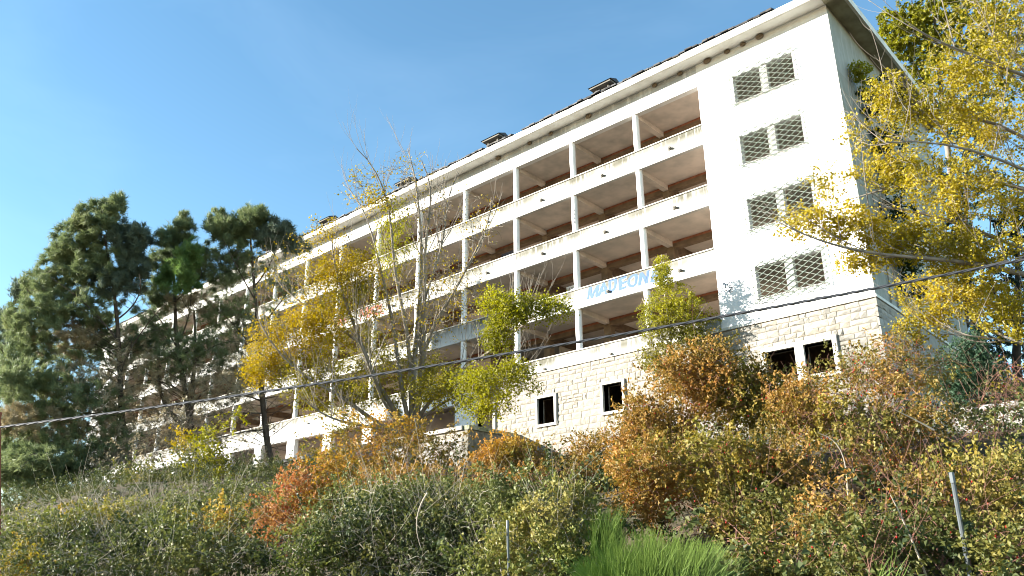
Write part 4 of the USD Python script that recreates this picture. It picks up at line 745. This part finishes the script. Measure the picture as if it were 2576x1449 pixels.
shrub('bramble_bush', 'bramble with drooping cream and red leaves left of the broom', 9.5, 1250, 1480, [(1360, 1330, 130, 90, 0, BM), (1280, 1260, 110, 70, 0.6, BR), (1420, 1270, 90, 70, 0.6, BM), (1400, 1410, 110, 60, -0.4, BM), (1250, 1420, 90, 60, -0.2, BM)], 61, BM, size=0.04, twig='twig_pale', cane=36, dens=0.75)
shrub('bramble_bush', 'glossy green bramble bank in the bottom left corner', 12.5, 50, 560, [(100, 1380, 150, 70, 0, BR), (300, 1370, 170, 70, 0, BR), (400, 1340, 90, 40, 0.4, BM), (150, 1330, 100, 40, 0.4, BM), (480, 1390, 150, 70, -0.4, BR), (620, 1400, 110, 60, -0.6, BD), (200, 1430, 220, 50, -1, BD), (520, 1330, 120, 50, 0.8, BR), (560, 1310, 70, 40, 0.5, RR), (240, 1310, 80, 35, 0.6, RR), (60, 1420, 80, 50, -0.8, RR)], 62, BR, size=0.046, twig='twig_pale', cane=70, dens=0.46, tdens=2.6, tall=1.6)
shrub('bramble_bush', 'pale green bramble growth on the bank below the pines', 19.0, 200, 650, [(150, 1320, 150, 40, 0, BR), (330, 1300, 150, 50, 0, BM), (480, 1270, 120, 50, 0, BR), (590, 1260, 90, 50, 0, BR), (620, 1320, 80, 40, -1, BR)], 63, BR, size=0.055, twig='twig_pale', cane=60, dens=0.4, tdens=3, tall=1.8)
shrub('bramble_bush', 'mixed green bramble mound behind the dark thicket under the orange shrub', 15.5, 900, 1450, [(900, 1260, 110, 50, 0, BR), (1100, 1235, 130, 40, 0, BM), (1280, 1230, 140, 50, 0, RO_), (1430, 1215, 100, 55, 0, RO_), (1540, 1210, 90, 60, 0, RO_), (1000, 1210, 120, 40, 0.5, RO_)], 64, BR, size=0.045, twig='twig_red', cane=50, dens=0.5, tdens=2)
shrub('hop_vine', 'light green vine with hanging strands on the middle pine', 30.0, 470, 560, [(510, 1130, 45, 60, 0, 'leaf_lime', 0.1), (480, 1180, 60, 60, 0, BR, 0.1), (450, 1110, 20, 30, 0, 'leaf_yellow', 0), (540, 1200, 60, 60, 0, 'leaf_lime', 0.1), (585, 1050, 14, 30, 0, 'leaf_lime', 0), (420, 1230, 80, 50, 0, BM, 0.1), (350, 1200, 60, 50, 0, BM, 0.1)], 65, 'leaf_lime', size=0.075, dens=0.3, tdens=1.6, twig='twig_grey', cane=26, cat='vine')
shrub('bare_thicket', 'grey leafless thicket of thin twigs at the feet of the pines', 40.0, 300, 640, [(380, 1130, 90, 60, 0, 'needle_dry', 0), (520, 1140, 110, 60, 0, 'needle_dry', 0), (620, 1150, 70, 50, 0, 'needle_dry', 0), (290, 1160, 80, 50, 0, 'needle_dry', 0), (450, 1060, 90, 50, 0, 'needle_dry', 0)], 67, 'needle_dry', size=0.09, dens=0.07, tdens=14, twig='twig_pine', cane=60, tw=(0.014, 0.006))
shrub('evergreen_shrub', 'bluish green shrub with small leaves behind the wall at the right', 25.0, 2400, 2480, [(2440, 920, 70, 60, 0, 'leaf_shrub'), (2400, 970, 60, 50, 0, 'leaf_shrub'), (2490, 960, 60, 60, 0, 'leaf_shrub'), (2440, 860, 40, 30, 0, 'leaf_shrub')], 66, 'leaf_shrub', size=0.06, dens=0.9, twig='twig_grey')
# broom: thousands of upright green wands
def broom(label, d, px0, px1, top, bot, n, seed, lean=0.2):
    rng = np.random.default_rng(seed); P = thing('broom_shrub', label, 'shrub')
    x = rng.uniform(px0, px1, n); dd = d + rng.normal(scale=0.4, size=n)
    prof = 1 - ((x - (px0 + px1) / 2) / ((px1 - px0) / 2)) ** 2 * 0.35; prof = prof * (0.72 + 0.28 * np.array([meshkit.noise(np.array([q * 0.03, 0.0, seed]), seed) for q in x]))
    tops = np.array([at(px, bot - (bot - top) * pf * rng.uniform(0.3, 1.08), q) for px, pf, q in zip(x, prof, dd)])
    bots = np.array([at(((px0 + px1) / 2 + (px - (px0 + px1) / 2) * 0.75), bot, q) for px, q in zip(x, dd)]); cx = bots.mean(0)
    mid = (tops + bots) / 2 + rng.normal(scale=0.02, size=tops.shape)
    tops = tops + rng.normal(scale=lean * 0.4, size=tops.shape) * [1, 1, 0.2]
    tt = np.linspace(0, 1, 4)[None, :, None]
    Pt = bots[:, None] * (1 - tt) ** 2 + 2 * mid[:, None] * tt * (1 - tt) + tops[:, None] * tt ** 2
    obj('wands', tubes(Pt, np.tile(np.array([0.0036, 0.003, 0.0022, 0.001]), (n, 1))), 'leaf_broom', P, kind='stuff')
    limbs = [([root(cx + [rng.normal() * .25, rng.normal() * .2, 0], 0.1), bots[k]], 0.014, 0.006) for k in range(0, n, max(1, n // 30))]
    obj('stems', limb_mesh(limbs)[0], 'twig_grey', P)
broom('bright green broom shrub with upright wands at the bottom right of the middle', 7.8, 1440, 1860, 1325, 1500, 3400, 71)
broom('smaller upright green broom above the big one beside the brambles', 9.6, 1475, 1570, 1235, 1400, 1000, 72)
broom('few yellow green broom wands poking up at the bottom edge on the right', 6.6, 2190, 2260, 1370, 1500, 40, 73)
# dead pale canes
rngc = np.random.default_rng(80)
for lab, d, pts, mt in [('long bare pale cane rising before the dark stair wall', 17.0, [(1375, 1215), (1378, 1165), (1392, 1100), (1408, 1045)], 'twig_pale'), ('bleached bare cane bending over in the right rose thicket', 9.0, [(2155, 1330), (2130, 1200), (2110, 1125), (2060, 1090)], 'twig_pale'), ('straight grey dead stem leaning in the lower right thicket', 7.2, [(2330, 1449), (2290, 1350), (2240, 1245)], 'twig_pale'), ('dead white branch lying across the right rose thicket', 9.5, [(2350, 1082), (2300, 1055), (2250, 1030)], 'twig_pale'), ('pale dead stem lying in the bottom bramble thicket', 10.5, [(1075, 1240), (1050, 1300), (1060, 1380)], 'twig_pale')]:
    v, f = tube(spline([at(x, y, d) for x, y in pts], 16), np.linspace(0.011, 0.004, 16), 6); obj('dead_cane', (v, f), mt, label=lab, cat='branch', smooth=True)
# ground cover and dry grass on the bank
rngg = np.random.default_rng(90)
def scatter(n, x0, x1, y0, y1, h):
    x = rngg.uniform(x0, x1, n); y = rngg.uniform(y0, y1, n); z = ground(x, y) + rngg.random(n) ** 1.6 * h * (0.3 + 1.4 * meshkit.noise(np.stack([x * 0.8, y * 0.8, x * 0], -1), 4)); return np.stack([x, y, z], -1)
q = scatter(9000, -34, 12, -25.5, -3.7, 0.5); gcp = sprigs('/World', 'leaf_bramble_dark', q, np.tile([0, 0, 0.8], (len(q), 1)) + 0.0, 0.06, 0.75, rngg, 26, 0.45, name='ground_cover')
tag(stage.GetPrimAtPath(gcp), label='low leafy undergrowth covering the bank', cat='undergrowth', kind='stuff')
p = scatter(16000, -45, -6, -24, -3.8, 0.05); dirs = unit(rngg.normal(size=p.shape) * [0.45, 0.45, 0.1] + [0, 0, 1]); side = unit(np.cross(dirs, rngg.normal(size=p.shape))) * 0.006; ln = rngg.uniform(0.15, 0.5, len(p))[:, None]
obj('dry_grass', (np.stack([p - side, p + side, p + dirs * ln], 1).reshape(-1, 3), np.arange(3 * len(p)).reshape(-1, 3)), 'grass_dry', label='dry grass between the pines and the brambles', cat='grass', kind='stuff')
p = scatter(5000, 1.5, 9, -1.0, 6, 0.8)
obj('terrace_weeds', leaves(p, 0.09, rngg, 0.7), 'leaf_rose_green', label='weeds on the raised ground right of the house', cat='undergrowth', kind='stuff')
